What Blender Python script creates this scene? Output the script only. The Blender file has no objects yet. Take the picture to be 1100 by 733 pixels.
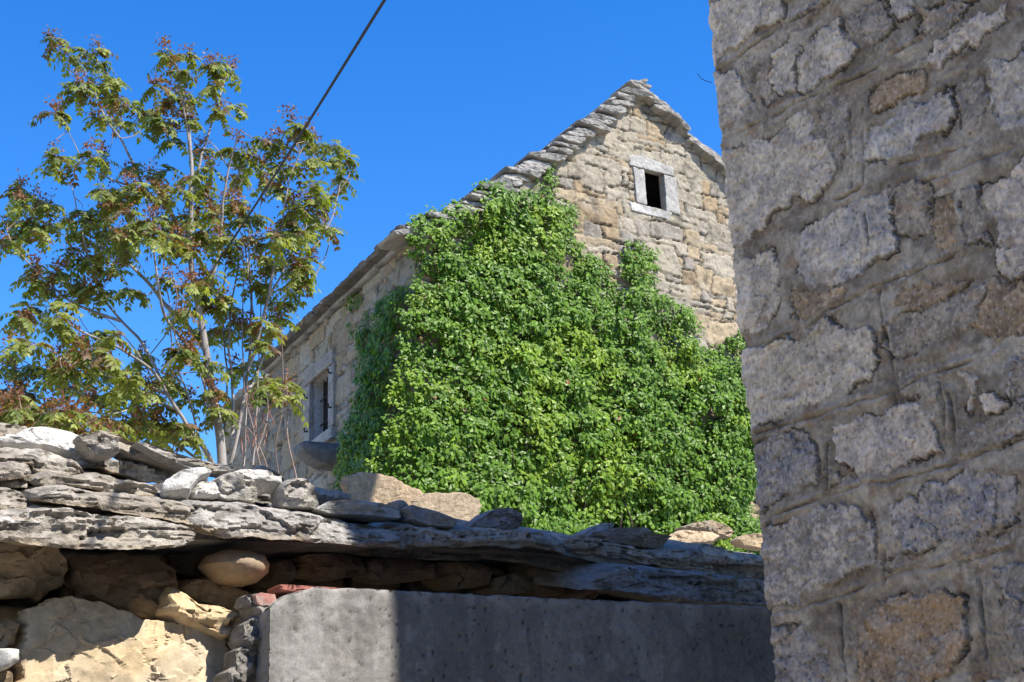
import bpy, math, random
import numpy as np
from mathutils import Vector

# ------------------------------------------------------------ camera, sky, sun, exposure
F_PX, PITCH, ROLL = 1500.0, 19.0, -2.5
EYE = np.array([0.0, 0.0, 1.6])
SUN_AZ, SUN_EL = 120.0, 50.0          # azimuth clockwise from the view direction
scene = bpy.context.scene
cam_data = bpy.data.cameras.new('camera')
cam_data.sensor_width = 36.0
cam_data.lens = 36.0 * F_PX / 1100.0
cam_data.clip_end = 2000.0
cam = bpy.data.objects.new('camera', cam_data)
scene.collection.objects.link(cam)
_p, _r = math.radians(90 + PITCH), math.radians(ROLL)
RX = np.array([[1, 0, 0], [0, math.cos(_p), -math.sin(_p)], [0, math.sin(_p), math.cos(_p)]])
RZ = np.array([[math.cos(_r), -math.sin(_r), 0], [math.sin(_r), math.cos(_r), 0], [0, 0, 1]])
M = RX @ RZ
from mathutils import Matrix
mw = Matrix.Identity(4)
for i in range(3):
    for j in range(3):
        mw[i][j] = M[i, j]
    mw[i][3] = EYE[i]
cam.matrix_world = mw
scene.camera = cam

world = bpy.data.worlds.new('World')
scene.world = world
world.use_nodes = True
wn = world.node_tree
wn.nodes.clear()
sky = wn.nodes.new('ShaderNodeTexSky')
sky.sky_type = 'NISHITA'
sky.sun_disc = False
sky.sun_elevation = math.radians(SUN_EL)
sky.sun_rotation = math.radians(SUN_AZ)
sky.altitude = 0
sky.air_density = 1.0
sky.dust_density = 0.0
sky.ozone_density = 4.0
hs = wn.nodes.new('ShaderNodeHueSaturation')
hs.inputs['Hue'].default_value = 0.510
hs.inputs['Saturation'].default_value = 1.34
hs.inputs['Value'].default_value = 1.04
bg = wn.nodes.new('ShaderNodeBackground')
bg.inputs['Strength'].default_value = 0.15
wo = wn.nodes.new('ShaderNodeOutputWorld')
wn.links.new(sky.outputs[0], hs.inputs['Color'])
wn.links.new(hs.outputs[0], bg.inputs['Color'])
wn.links.new(bg.outputs[0], wo.inputs['Surface'])

sd = bpy.data.lights.new('sun', 'SUN')
sd.energy = 5.0
sd.angle = math.radians(0.5)
sd.color = (1.0, 0.94, 0.84)
sun = bpy.data.objects.new('sun', sd)
scene.collection.objects.link(sun)
_a, _e = math.radians(SUN_AZ), math.radians(SUN_EL)
SUNV = Vector((math.sin(_a) * math.cos(_e), math.cos(_a) * math.cos(_e), math.sin(_e)))
sun.rotation_euler = SUNV.to_track_quat('Z', 'Y').to_euler()
sun.location = (6, -4, 12)

vs_ = scene.view_settings
vs_.view_transform = 'Standard'
vs_.look = 'None'
vs_.exposure = 0.85
vs_.gamma = 1.0
vs_.use_curve_mapping = False

# ------------------------------------------------------------ geometry helpers
UP = np.array([0, 0, 1.0])
def az(a):
    a = math.radians(a)
    return np.array([math.sin(a), math.cos(a), 0.0])
def ray(px, py):
    d = M @ np.array([(px - 550) / F_PX, -(py - 366.5) / F_PX, -1.0])
    return d / np.linalg.norm(d)
def hit(px, py, P0, n):
    d = ray(px, py)
    t = np.dot(P0 - EYE, n) / np.dot(d, n)
    return EYE + t * d

# gradient noise, vectorised
_rs = np.random.RandomState(7)
_PERM = np.concatenate([_rs.permutation(256)] * 3).astype(np.int32)
_G = _rs.normal(size=(256, 3)); _G /= np.linalg.norm(_G, axis=1)[:, None]
def pn(x, y, z):
    x = np.asarray(x, float); y = np.asarray(y, float) + 0 * x; z = np.asarray(z, float) + 0 * x
    xi = np.floor(x).astype(np.int64); yi = np.floor(y).astype(np.int64); zi = np.floor(z).astype(np.int64)
    xf, yf, zf = x - xi, y - yi, z - zi
    xi &= 255; yi &= 255; zi &= 255
    u = xf**3 * (xf * (xf * 6 - 15) + 10); v = yf**3 * (yf * (yf * 6 - 15) + 10); w = zf**3 * (zf * (zf * 6 - 15) + 10)
    r = 0
    for dx in (0, 1):
        a = _PERM[xi + dx]
        for dy in (0, 1):
            b = _PERM[a + yi + dy]
            for dz in (0, 1):
                g = _G[_PERM[b + zi + dz]]
                d = g[..., 0] * (xf - dx) + g[..., 1] * (yf - dy) + g[..., 2] * (zf - dz)
                r = r + d * (u if dx else 1 - u) * (v if dy else 1 - v) * (w if dz else 1 - w)
    return r * 1.5
def fbm(x, y, z, oct=4, gain=0.5, lac=2.03):
    s = 0; a = 1.0; f = 1.0
    for i in range(oct):
        s = s + a * pn(x * f + 17.3 * i, y * f + 5.1 * i, z * f - 9.7 * i)
        a *= gain; f *= lac
    return s
def hsh(i, k=0):
    i = np.asarray(i).astype(np.int64)
    return _PERM[(_PERM[(i & 255)] + k * 37) & 255] / 255.0
def sst(a, b, x):
    t = np.clip((x - a) / (b - a), 0, 1)
    return t * t * (3 - 2 * t)
def chip(x, y, z, flat=False):
    """piecewise planar noise: the facets left by broken stone"""
    x = np.asarray(x, float); y = np.asarray(y, float) + 0 * x; z = np.asarray(z, float) + 0 * x
    xi, yi, zi = [np.floor(v).astype(np.int64) for v in (x, y, z)]
    best = np.full(x.shape, 1e9); out = np.zeros(x.shape)
    for dx in (-1, 0, 1):
        for dy in (-1, 0, 1):
            for dz in ((0,) if flat else (-1, 0, 1)):
                cx, cy, cz = xi + dx, yi + dy, zi + dz
                h = _PERM[_PERM[_PERM[cx & 255] + (cy & 255)] + (cz & 255)]
                j = _G[h]; k = _G[(h * 7 + 31) & 255]
                ox = cx + .5 + .45 * j[..., 0] - x; oy = cy + .5 + .45 * j[..., 1] - y; oz = (cz + .5 + .45 * j[..., 2] - z) * (0 if flat else 1)
                d = ox * ox + oy * oy + oz * oz
                m = d < best
                v = k[..., 2] * .45 - (k[..., 0] * ox + k[..., 1] * oy + k[..., 2] * oz)
                best = np.where(m, d, best); out = np.where(m, v, out)
    return out
def lerp(a, b, t):
    return a + (b - a) * t

def tag(o, label=None, cat=None, group=None, kind=None):
    if label and not kind: kind = 'thing'
    if label: o['label'] = label
    if cat: o['category'] = cat
    if group: o['group'] = group
    if kind: o['kind'] = kind
    return o
def empty(name, loc, label=None, cat=None, group=None):
    o = bpy.data.objects.new(name, None)
    o.empty_display_size = 0.2
    o.location = [float(c) for c in loc]
    scene.collection.objects.link(o)
    return tag(o, label, cat, group)
def mk(name, V, faces, mat, parent=None, col=None, smooth=True, sharp=None):
    """V (n,3); faces = list of index arrays (m,3) or (m,4); col (n,3) linear colour per vertex."""
    V = np.asarray(V, np.float32)
    if isinstance(faces, np.ndarray): faces = [faces]
    faces = [np.asarray(f, np.int32) for f in faces if len(f)]
    loop = np.concatenate([f.ravel() for f in faces])
    tot = np.concatenate([np.full(len(f), f.shape[1], np.int32) for f in faces])
    st = np.concatenate([[0], np.cumsum(tot)[:-1]]).astype(np.int32)
    me = bpy.data.meshes.new(name)
    me.vertices.add(len(V)); me.vertices.foreach_set('co', V.ravel())
    me.loops.add(len(loop)); me.loops.foreach_set('vertex_index', loop)
    me.polygons.add(len(tot)); me.polygons.foreach_set('loop_start', st); me.polygons.foreach_set('loop_total', tot)
    me.polygons.foreach_set('use_smooth', np.full(len(tot), smooth))
    me.update(calc_edges=True); me.validate()
    if sharp: me.set_sharp_from_angle(angle=math.radians(sharp))
    if col is not None:
        at = me.color_attributes.new('Col', 'FLOAT_COLOR', 'POINT')
        c = np.ones((len(V), 4), np.float32); c[:, :3] = np.clip(col, 0, 1)
        at.data.foreach_set('color', c.ravel())
    me.materials.append(mat)
    o = bpy.data.objects.new(name, me)
    scene.collection.objects.link(o)
    if parent is not None:
        o.parent = parent
        o.matrix_parent_inverse = Matrix.Translation(Vector(parent.location)).inverted()
    return o
def grid_faces(nu, nv, wrap_v=False):
    i = np.arange(nu - 1)[:, None]; j = np.arange(nv if wrap_v else nv - 1)[None, :]
    j2 = (j + 1) % nv
    a = i * nv + j; b = (i + 1) * nv + j; c = (i + 1) * nv + j2; d = i * nv + j2
    return np.stack([a, b, c, d], -1).reshape(-1, 4)
def recentre(o, p):
    """put a one-mesh thing's origin at p"""
    p = Vector([float(c) for c in p])
    o.data.transform(Matrix.Translation(-p)); o.location = p
def base_origin(o):
    vs = np.empty(len(o.data.vertices) * 3, np.float32); o.data.vertices.foreach_get('co', vs); vs = vs.reshape(-1, 3)
    recentre(o, (float(vs[:, 0].mean()), float(vs[:, 1].mean()), float(vs[:, 2].min())))

# ------------------------------------------------------------ materials
def nodemat(name):
    m = bpy.data.materials.new(name); m.use_nodes = True
    nt = m.node_tree; b = nt.nodes['Principled BSDF']
    return m, nt, b
def mat_vc(name, rough=0.92, spec=0.25, s1=60, s2=300, bump=0.5, dist=0.004, vary=0.25, speck=0.0, speck_scale=160):
    """rock: colour from the Col attribute, broken up by fine procedural grain, pits in the bump"""
    m, nt, b = nodemat(name)
    N, L = nt.nodes.new, nt.links.new
    at = N('ShaderNodeAttribute'); at.attribute_name = 'Col'
    tc = N('ShaderNodeNewGeometry')
    n1 = N('ShaderNodeTexNoise'); n1.inputs['Scale'].default_value = s1; n1.inputs['Detail'].default_value = 8; n1.inputs['Roughness'].default_value = 0.65
    n2 = N('ShaderNodeTexNoise'); n2.inputs['Scale'].default_value = s2; n2.inputs['Detail'].default_value = 5
    L(tc.outputs['Position'], n1.inputs['Vector']); L(tc.outputs['Position'], n2.inputs['Vector'])
    mr = N('ShaderNodeMapRange'); mr.inputs['From Min'].default_value = 0.25; mr.inputs['From Max'].default_value = 0.75
    mr.inputs['To Min'].default_value = 1 - vary; mr.inputs['To Max'].default_value = 1 + vary
    L(n1.outputs['Fac'], mr.inputs['Value'])
    mx = N('ShaderNodeVectorMath'); mx.operation = 'SCALE'
    L(at.outputs['Color'], mx.inputs[0]); L(mr.outputs[0], mx.inputs['Scale'])
    last = mx.outputs[0]
    if speck > 0:
        vo = N('ShaderNodeTexNoise'); vo.inputs['Scale'].default_value = speck_scale; vo.inputs['Detail'].default_value = 2
        L(tc.outputs['Position'], vo.inputs['Vector'])
        r2 = N('ShaderNodeMapRange'); r2.inputs['From Min'].default_value = 0.28; r2.inputs['From Max'].default_value = 0.38
        r2.inputs['To Min'].default_value = 1 - speck; r2.inputs['To Max'].default_value = 1
        L(vo.outputs['Fac'], r2.inputs['Value'])
        m2 = N('ShaderNodeVectorMath'); m2.operation = 'SCALE'
        L(last, m2.inputs[0]); L(r2.outputs[0], m2.inputs['Scale']); last = m2.outputs[0]
    L(last, b.inputs['Base Color'])
    b.inputs['Roughness'].default_value = rough
    b.inputs['Specular IOR Level'].default_value = spec
    ad = N('ShaderNodeMath'); ad.operation = 'MULTIPLY_ADD'; ad.inputs[1].default_value = 0.45
    L(n2.outputs['Fac'], ad.inputs[0]); L(n1.outputs['Fac'], ad.inputs[2])
    bp = N('ShaderNodeBump'); bp.inputs['Strength'].default_value = bump; bp.inputs['Distance'].default_value = dist
    L(ad.outputs[0], bp.inputs['Height']); L(bp.outputs[0], b.inputs['Normal'])
    return m
def mat_plain(name, colour, rough=0.8, scale=40, vary=0.25, bump=0.3, dist=0.003, metal=0.0):
    m, nt, b = nodemat(name)
    N, L = nt.nodes.new, nt.links.new
    tc = N('ShaderNodeNewGeometry')
    n1 = N('ShaderNodeTexNoise'); n1.inputs['Scale'].default_value = scale; n1.inputs['Detail'].default_value = 6
    L(tc.outputs['Position'], n1.inputs['Vector'])
    cr = N('ShaderNodeMapRange'); cr.inputs['From Min'].default_value = 0.3; cr.inputs['From Max'].default_value = 0.7
    cr.inputs['To Min'].default_value = 1 - vary; cr.inputs['To Max'].default_value = 1 + vary
    L(n1.outputs['Fac'], cr.inputs['Value'])
    mx = N('ShaderNodeVectorMath'); mx.operation = 'SCALE'; mx.inputs[0].default_value = colour
    L(cr.outputs[0], mx.inputs['Scale']); L(mx.outputs[0], b.inputs['Base Color'])
    b.inputs['Roughness'].default_value = rough; b.inputs['Metallic'].default_value = metal
    b.inputs['Specular IOR Level'].default_value = 0.3
    bp = N('ShaderNodeBump'); bp.inputs['Strength'].default_value = bump; bp.inputs['Distance'].default_value = dist
    L(n1.outputs['Fac'], bp.inputs['Height']); L(bp.outputs[0], b.inputs['Normal'])
    return m
def mat_leaf(name, trans=0.35, rough=0.45, spec=0.4):
    m, nt, b = nodemat(name)
    N, L = nt.nodes.new, nt.links.new
    at = N('ShaderNodeAttribute'); at.attribute_name = 'Col'
    L(at.outputs['Color'], b.inputs['Base Color'])
    b.inputs['Roughness'].default_value = rough; b.inputs['Specular IOR Level'].default_value = spec
    tr = N('ShaderNodeBsdfTranslucent')
    g = N('ShaderNodeVectorMath'); g.operation = 'MULTIPLY'; g.inputs[1].default_value = (1.25, 1.3, 0.35)
    L(at.outputs['Color'], g.inputs[0]); L(g.outputs[0], tr.inputs['Color'])
    ms = N('ShaderNodeMixShader'); ms.inputs[0].default_value = trans
    out = nt.nodes['Material Output']
    L(b.outputs[0], ms.inputs[1]); L(tr.outputs[0], ms.inputs[2]); L(ms.outputs[0], out.inputs['Surface'])
    return m
MAT = dict(
    near_wall=mat_vc('rubble_and_mortar', s1=90, s2=420, bump=0.8, dist=0.004, vary=0.2, speck=0.22, speck_scale=150),
    house=mat_vc('old_limestone_masonry', s1=22, s2=90, bump=0.8, dist=0.014, vary=0.30, speck=0.3, speck_scale=30),
    slab=mat_vc('weathered_limestone_slab', s1=55, s2=260, bump=1.0, dist=0.012, vary=0.3, speck=0.4, speck_scale=130),
    roofslab=mat_vc('roof_slab_limestone', s1=26, s2=100, bump=0.8, dist=0.01, vary=0.3, speck=0.3, speck_scale=36),
    boulder=mat_vc('yellowish_field_stone', s1=60, s2=300, bump=0.6, dist=0.004, vary=0.16, speck=0.2, speck_scale=110),
    concrete=mat_vc('rough_cast_concrete', s1=140, s2=600, bump=0.6, dist=0.003, vary=0.2, speck=0.5, speck_scale=260),
    ivy=mat_leaf('ivy_leaf', 0.30, 0.45, 0.30),
    leaf=mat_leaf('tree_leaf', 0.45, 0.5, 0.35),
    bark=mat_vc('pale_bark', s1=60, s2=200, bump=0.5, dist=0.004, vary=0.3),
    ground=mat_plain('stony_ground', (0.36, 0.315, 0.245), 0.95, 12, 0.35, 0.6, 0.02),
    wire=mat_plain('black_cable', (0.012, 0.012, 0.014), 0.6, 5, 0.1, 0.0),
    iron=mat_plain('rusty_iron', (0.035, 0.028, 0.025), 0.7, 80, 0.3, 0.3),
    wood=mat_plain('old_dark_wood', (0.07, 0.055, 0.045), 0.85, 30, 0.4, 0.5),
    pole=mat_plain('weathered_pole_wood', (0.24, 0.225, 0.21), 0.9, 20, 0.3, 0.4),
    dark=mat_plain('dark_iron_door', (0.018, 0.016, 0.016), 0.95, 10),
)

# ------------------------------------------------------------ stone builders
def resample(P, n, closed=True):
    P = np.asarray(P, float)
    Q = np.vstack([P, P[:1]]) if closed else P
    d = np.r_[0, np.cumsum(np.linalg.norm(np.diff(Q, axis=0), axis=1))]
    t = np.linspace(0, d[-1], n, endpoint=not closed)
    return np.stack([np.interp(t, d, Q[:, k]) for k in range(Q.shape[1])], -1)
def stone_colour(W, base, alt, seed, amt=0.5, scale=6.0, dark=None):
    n = fbm(W[:, 0] * scale + seed, W[:, 1] * scale, W[:, 2] * scale, 4)
    t = sst(-0.5, 0.6, n)[:, None] * amt * 2
    c = lerp(np.array(base), np.array(alt), np.clip(t, 0, 1))
    n2 = fbm(W[:, 0] * scale * 5 + seed, W[:, 1] * scale * 5 + 3, W[:, 2] * scale * 5, 3)
    c = c * (1 + 0.22 * n2)[:, None]
    if dark is not None:      # patches of dark lichen
        n3 = fbm(W[:, 0] * scale * 2.2 - seed, W[:, 1] * scale * 2.2 + 9, W[:, 2] * scale * 2.2, 4, 0.6)
        c = lerp(c, np.array(dark), sst(0.15, 0.55, n3)[:, None] * 0.75)
    return c
def rock(name, outline, n, T, Tb, mat, parent, seed, base, alt, p=2.5, res=0.008, rough=0.02, fscale=9.0,
         strata=0.0, facets=5, tilt=(0, 0), dark=None, sc=6.0, amt=0.5):
    """closed stone: a traced outline (3-D points in one plane), domed T towards n and Tb away from it"""
    rs = np.random.RandomState(seed)
    O = np.asarray(outline, float)
    n = np.asarray(n, float); n = n / np.linalg.norm(n)
    c = O.mean(0)
    per = np.sum(np.linalg.norm(np.diff(np.vstack([O, O[:1]]), axis=0), axis=1))
    R = per / 6.28; sizeR = R
    NG = int(np.clip(2 * R / res, 14, 120))
    B = resample(O, 400)
    jag = fbm(B[:, 0] * 14 + seed, B[:, 1] * 14, B[:, 2] * 14, 5, 0.62)
    B = c + (B - c) * (1 + jag[:, None] * min(0.10, rough * 1.6 / sizeR))
    ex = np.cross(n, UP); ex /= np.linalg.norm(ex) + 1e-9; ey = np.cross(ex, n)
    # square grid squeezed on to the disc, then on to the traced outline
    gx, gy = np.meshgrid(np.linspace(-1, 1, NG), np.linspace(-1, 1, NG), indexing='ij')
    dx_ = gx * np.sqrt(1 - gy**2 / 2); dy_ = gy * np.sqrt(1 - gx**2 / 2)
    rad = np.clip(np.hypot(dx_, dy_), 0, 1); th = np.arctan2(dy_, dx_)
    bx = (B - c) @ ex; by = (B - c) @ ey; bt = np.unwrap(np.arctan2(by, bx))
    if bt[-1] < bt[0]: bt = bt[::-1]; bx = bx[::-1]; by = by[::-1]
    sx_ = max(np.ptp(bx), 1e-6); sy_ = max(np.ptp(by), 1e-6)
    # angles are matched in the stone's own stretched frame so long stones stay evenly meshed
    bt = np.unwrap(np.arctan2(by / sy_, bx / sx_)); 
    bt = np.maximum.accumulate(bt)
    thm = (th - bt[0]) % (2 * math.pi) + bt[0]
    bte = np.r_[bt, bt[0] + 2 * math.pi]; ix = np.interp(thm, bte, np.r_[bx, bx[0]]); iy = np.interp(thm, bte, np.r_[by, by[0]])
    r = rad
    PX = ix * r; PY = iy * r
    P0_ = c + PX[..., None] * ex + PY[..., None] * ey
    pl = []
    for k in range(facets):
        a = rs.uniform(0, 6.28); s_ = rs.uniform(0.1, 0.75); pl.append((math.cos(a) * s_, math.sin(a) * s_, rs.uniform(0.55, 1.0)))
    def dome(TT, sgn):
        P = P0_
        h = TT * np.power(np.clip(1 - r**p, 0, 1), 1 / p)
        lx = PX / (sx_ * .5); ly = PY / (sy_ * .5)
        if sgn > 0:
            for (a, b, d) in pl:
                h = np.minimum(h, TT * (d - (a * lx + b * ly) * 0.9) + 0.03 * TT)
            h = np.maximum(h, -0.3 * TT)
            h = h + (tilt[0] * lx + tilt[1] * ly) * TT * np.clip(1 - r, 0, 1)
        w = 1 - r**6
        nn = fbm(P[..., 0] * fscale + seed, P[..., 1] * fscale, P[..., 2] * fscale, 5, 0.55)
        rid = 1 - np.abs(fbm(P[..., 0] * fscale * 0.8 - seed, P[..., 1] * fscale * .8 + 4, P[..., 2] * fscale * .8, 4, 0.55)) * 2
        wx = .25 * fbm(P[..., 0] * 12, P[..., 1] * 12, P[..., 2] * 12 + seed, 3)
        ch = chip(P[..., 0] * fscale * 1.3 + seed + wx, P[..., 1] * fscale * 1.3 + wx, P[..., 2] * fscale * 2.0 + wx) + .5 * chip(P[..., 0] * fscale * 3.5 + wx, P[..., 1] * fscale * 3.5 + seed, P[..., 2] * fscale * 4.5 - wx)
        h = h + w * rough * (.32 * nn + 0.2 * (rid - 0.5) + .75 * ch * (1 if facets else .25))
        if strata > 0:
            zz = P[..., 2] * 1.0 + 0.012 * fbm(P[..., 0] * 5 + seed, P[..., 1] * 5, P[..., 2] * 3, 3)
            for thk, am in ((0.022, 1.0), (0.009, 0.5)):
                q = zz / thk; i0 = np.floor(q); f = q - i0
                h = h + w * strata * am * (lerp(hsh(i0, seed % 7), hsh(i0 + 1, seed % 7), sst(0.75, 1.0, f)) - 0.5)
        return P + n * (sgn * h)[..., None]
    A = dome(T, 1); Bk = dome(Tb, -1)
    V = np.concatenate([A.reshape(-1, 3), Bk.reshape(-1, 3)])
    g = grid_faces(NG, NG)
    idx = np.arange(NG * NG).reshape(NG, NG)
    rim = np.concatenate([idx[0, :-1], idx[:-1, -1], idx[-1, :0:-1], idx[:0:-1, 0]])
    m2 = np.arange(2 * NG * NG); m2[rim + NG * NG] = rim          # the two sheets share the rim
    f1 = g; f2 = m2[g[:, ::-1] + NG * NG]
    used = np.ones(2 * NG * NG, bool); used[rim + NG * NG] = False
    new = np.cumsum(used) - 1
    col = stone_colour(V, base, alt, seed, amt, sc, dark)
    F = np.vstack([f1, f2])
    q = f1[len(f1) // 2]; nn_ = np.cross(V[q[1]] - V[q[0]], V[q[2]] - V[q[0]])
    if np.dot(nn_, n) < 0: F = F[:, ::-1]
    return mk(name, V[used], [new[F]], mat, parent, col[used], sharp=26)
def px_rock(name, pts, P0, n, **k):
    O = np.array([hit(x, y, P0, n) for x, y in pts])
    return rock(name, O, n, **k)
def slab(name, top, bot, P0, n, depth, mat, parent, seed, base, alt, pitch=12, res=0.007, strata=0.012, rough=0.01,
         dark=None, under=None, sc=6.0, amt=0.5, nose=0.10, maxn=340):
    """split stone slab: traced top and bottom lines of its front edge, running `depth` back into the roof"""
    rs = np.random.RandomState(seed)
    Tp = np.array([hit(x, y, P0, n) for x, y in top]); Bp = np.array([hit(x, y, P0, n) for x, y in bot])
    L = np.linalg.norm(Tp[-1] - Tp[0])
    N = int(np.clip(L / res, 12, maxn)); H = np.abs(np.linalg.norm(Tp.mean(0) - Bp.mean(0)))
    T = resample(Tp, N, False); B = resample(Bp, N, False)
    K = int(np.clip(H / res * 1.1, 6, 26)); D = 12
    back = -n
    s = np.linspace(0, 1, N)
    endr = np.clip(np.minimum(s, 1 - s) * L / (H * 0.9 + 1e-6), 0, 1)
    endf = np.sqrt(1 - (1 - endr)**2) * 0.8 + 0.2
    mid = (T + B) / 2
    jt = fbm(T[:, 0] * 16 + seed, T[:, 1] * 16, T[:, 2] * 4, 4, 0.6) * rough * 0.7
    jb = fbm(B[:, 0] * 12 - seed, B[:, 1] * 12, B[:, 2] * 4, 4, 0.6) * rough * 0.7
    T = mid + (T - mid) * .92 * endf[:, None] + UP * jt[:, None]; B = mid + (B - mid) * .95 * endf[:, None] + UP * jb[:, None]
    recess = (1 - np.sqrt(1 - (1 - endr)**2)) * H * 0.8
    loops = []; vc = []
    tp = math.tan(math.radians(pitch))
    tb = np.linspace(1, 0, D, endpoint=False)**1.6
    for t in tb:                                  # underside, back to front
        loops.append(B + back * (depth * t) [None] if False else B + np.outer(np.ones(N), back) * (depth * t) + UP * (depth * t * tp * 0.8)); vc.append(('u', t))
    for k in range(K):                            # front
        v = k / (K - 1)
        bul = nose * H * (4 * v * (1 - v))**0.6 * 0.5 - H * 0.18 * v
        loops.append(B + (T - B) * v - np.outer(np.ones(N), back) * bul); vc.append(('f', v))
    for t in tb[::-1][0:]:
        loops.append(T + np.outer(np.ones(N), back) * (depth * t + H * 0.18) + UP * (depth * t * tp)); vc.append(('t', t))
    P = np.stack(loops, 1)                        # N, M, 3
    P = P + back * recess[:, None, None]
    # displacement
    X, Y, Z = P[..., 0], P[..., 1], P[..., 2]
    zl = Z - mid[:, 2][:, None]
    isf = np.array([1.0 if a == 'f' else 0.0 for a, _ in vc])
    edge = np.array([1.0 if a == 'f' else max(0, 1 - t * 6) for a, t in vc])
    d = rough * fbm(X * 11 + seed, Y * 11, Z * 11, 5, 0.58)
    d = d + rough * 0.4 * (0.5 - np.abs(fbm(X * 6 - seed, Y * 6, Z * 12, 3, 0.5)))
    wx = .3 * fbm(X * 9, Y * 9, Z * 9 + seed, 3)
    d = d * .30 + rough * 1.5 * chip(X * 4.2 + seed + wx, Y * 4.2 + wx, Z * 17 + wx) + rough * .65 * chip(X * 15 + wx, Y * 15 + seed, Z * 55 - wx)
    along = (P - P[0:1, :, :]) @ np.cross(n, UP)
    crk = np.zeros(X.shape)
    for th, am, fr in ((H * 0.42, 1.0, 1.6), (H * 0.19, 0.6, 2.6)):
        q = (zl + th * 0.9 * fbm(X * fr + seed, Y * fr, 0 * Z, 3)) / th + 40
        i0 = np.floor(q); f = q - i0
        g = 1 + 1.1 * fbm(X * fr * 1.4, Y * fr * 1.4 + seed, i0 * 0.37, 3)
        gr = np.exp(-((f - .93) / .06)**2) * sst(-.3, .3, fbm(X * fr * 3, Y * fr * 3 + seed, i0 * 1.7, 2))
        d = d - gr * .009 * am; crk = np.maximum(crk, gr * am)
        d = d + strata * am * g * (lerp(hsh(i0, seed % 11), hsh(i0 + 1, seed % 11), sst(0.86, 1.0, f)) - 0.5)
    P = P + (n[None, None] * (d * edge[None, :])[..., None])
    up_amp = (1 - isf)[None, :] * rough * 0.7 * fbm(X * 8, Y * 8 + seed, Z * 3, 4)
    P[..., 2] += up_amp
    Mv = P.shape[1]
    V = P.reshape(-1, 3)
    F = grid_faces(N, Mv, True)
    cs = np.array([P[0].mean(0), P[-1].mean(0)]); V = np.vstack([V, cs])
    j = np.arange(Mv); j2 = (j + 1) % Mv; b0 = (N - 1) * Mv
    c1 = np.stack([j, j2, np.full(Mv, N * Mv)], -1); c2 = np.stack([b0 + j2, b0 + j, np.full(Mv, N * Mv + 1)], -1)
    col = stone_colour(V, base, alt, seed, amt, sc, dark)
    cw = np.r_[(crk * edge[None, :]).reshape(-1), 0, 0][:, None]; col = col * (1 - .6 * cw)
    if under is not None:  # bounce light tinted into the underside and lower front
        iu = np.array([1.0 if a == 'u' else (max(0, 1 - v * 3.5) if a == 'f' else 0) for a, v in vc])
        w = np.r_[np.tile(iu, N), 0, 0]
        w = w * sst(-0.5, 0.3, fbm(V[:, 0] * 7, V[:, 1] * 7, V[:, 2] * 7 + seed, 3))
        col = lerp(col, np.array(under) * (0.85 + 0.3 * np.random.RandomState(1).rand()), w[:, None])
    F = [F, c1, c2]
    q = F[0][(N // 2) * Mv + D + K // 2]
    nn_ = np.cross(V[q[1]] - V[q[0]], V[q[2]] - V[q[0]])
    if np.dot(nn_, n) < 0: F = [f[:, ::-1] for f in F]
    return mk(name, V, F, mat, parent, col, sharp=26)
def tube(paths, radii, nseg=7):
    """several tapered tubes in one vertex/face set"""
    VV = []; FF = []; o = 0
    for P, r in zip(paths, radii):
        P = np.asarray(P, float); r = np.asarray(r, float) * np.ones(len(P))
        t = np.gradient(P, axis=0); t /= np.linalg.norm(t, axis=1)[:, None] + 1e-9
        ref = np.array([0.3, 0.9, 0.2]); a = np.cross(t, ref); a /= np.linalg.norm(a, axis=1)[:, None] + 1e-9
        b = np.cross(t, a)
        th = np.linspace(0, 2 * math.pi, nseg, endpoint=False)
        ring = P[:, None] + r[:, None, None] * (np.cos(th)[None, :, None] * a[:, None] + np.sin(th)[None, :, None] * b[:, None])
        V = np.vstack([ring.reshape(-1, 3), P[:1], P[-1:]]); n = len(P)
        f = grid_faces(n, nseg, True)
        j = np.arange(nseg); j2 = (j + 1) % nseg
        k0 = np.stack([j2, j, np.full(nseg, n * nseg), np.full(nseg, n * nseg)], -1)[:, :3]
        k1 = np.stack([(n - 1) * nseg + j, (n - 1) * nseg + j2, np.full(nseg, n * nseg + 1)], -1)
        VV.append(V); FF.append((f + o, np.vstack([k0, k1]) + o)); o += len(V)
    return np.vstack(VV), [np.vstack([f[0] for f in FF]), np.vstack([f[1] for f in FF])]
def smooth_path(P, n):
    P = np.asarray(P, float)
    if len(P) < 3: return resample(P, n, False)
    d = np.r_[0, np.cumsum(np.linalg.norm(np.diff(P, axis=0), axis=1))]
    t = np.linspace(0, d[-1], n)
    m = np.gradient(P, d, axis=0)
    i = np.clip(np.searchsorted(d, t, side='right') - 1, 0, len(P) - 2)
    h = d[i + 1] - d[i]; s = (t - d[i]) / h; s = s[:, None]; h = h[:, None]
    return (2*s**3 - 3*s**2 + 1) * P[i] + (s**3 - 2*s**2 + s) * h * m[i] + (-2*s**3 + 3*s**2) * P[i+1] + (s**3 - s**2) * h * m[i+1]
def box(name, c, ax, ay, az_, mat, parent, bevel=0.0, col=None):
    """box of half vectors ax, ay, az_ round c"""
    c, ax, ay, az_ = [np.asarray(v, float) for v in (c, ax, ay, az_)]
    V = [c + i * ax + j * ay + k * az_ for i in (-1, 1) for j in (-1, 1) for k in (-1, 1)]
    F = np.array([[0, 1, 3, 2], [4, 6, 7, 5], [0, 4, 5, 1], [2, 3, 7, 6], [0, 2, 6, 4], [1, 5, 7, 3]])
    if np.dot(np.cross(ax, ay), az_) < 0: F = F[:, ::-1]
    colv = None if col is None else np.tile(np.array(col), (8, 1))
    o = mk(name, V, F, mat, parent, colv, smooth=False)
    if bevel:
        md = o.modifiers.new('bevel', 'BEVEL'); md.width = bevel; md.segments = 2
    return o
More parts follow.
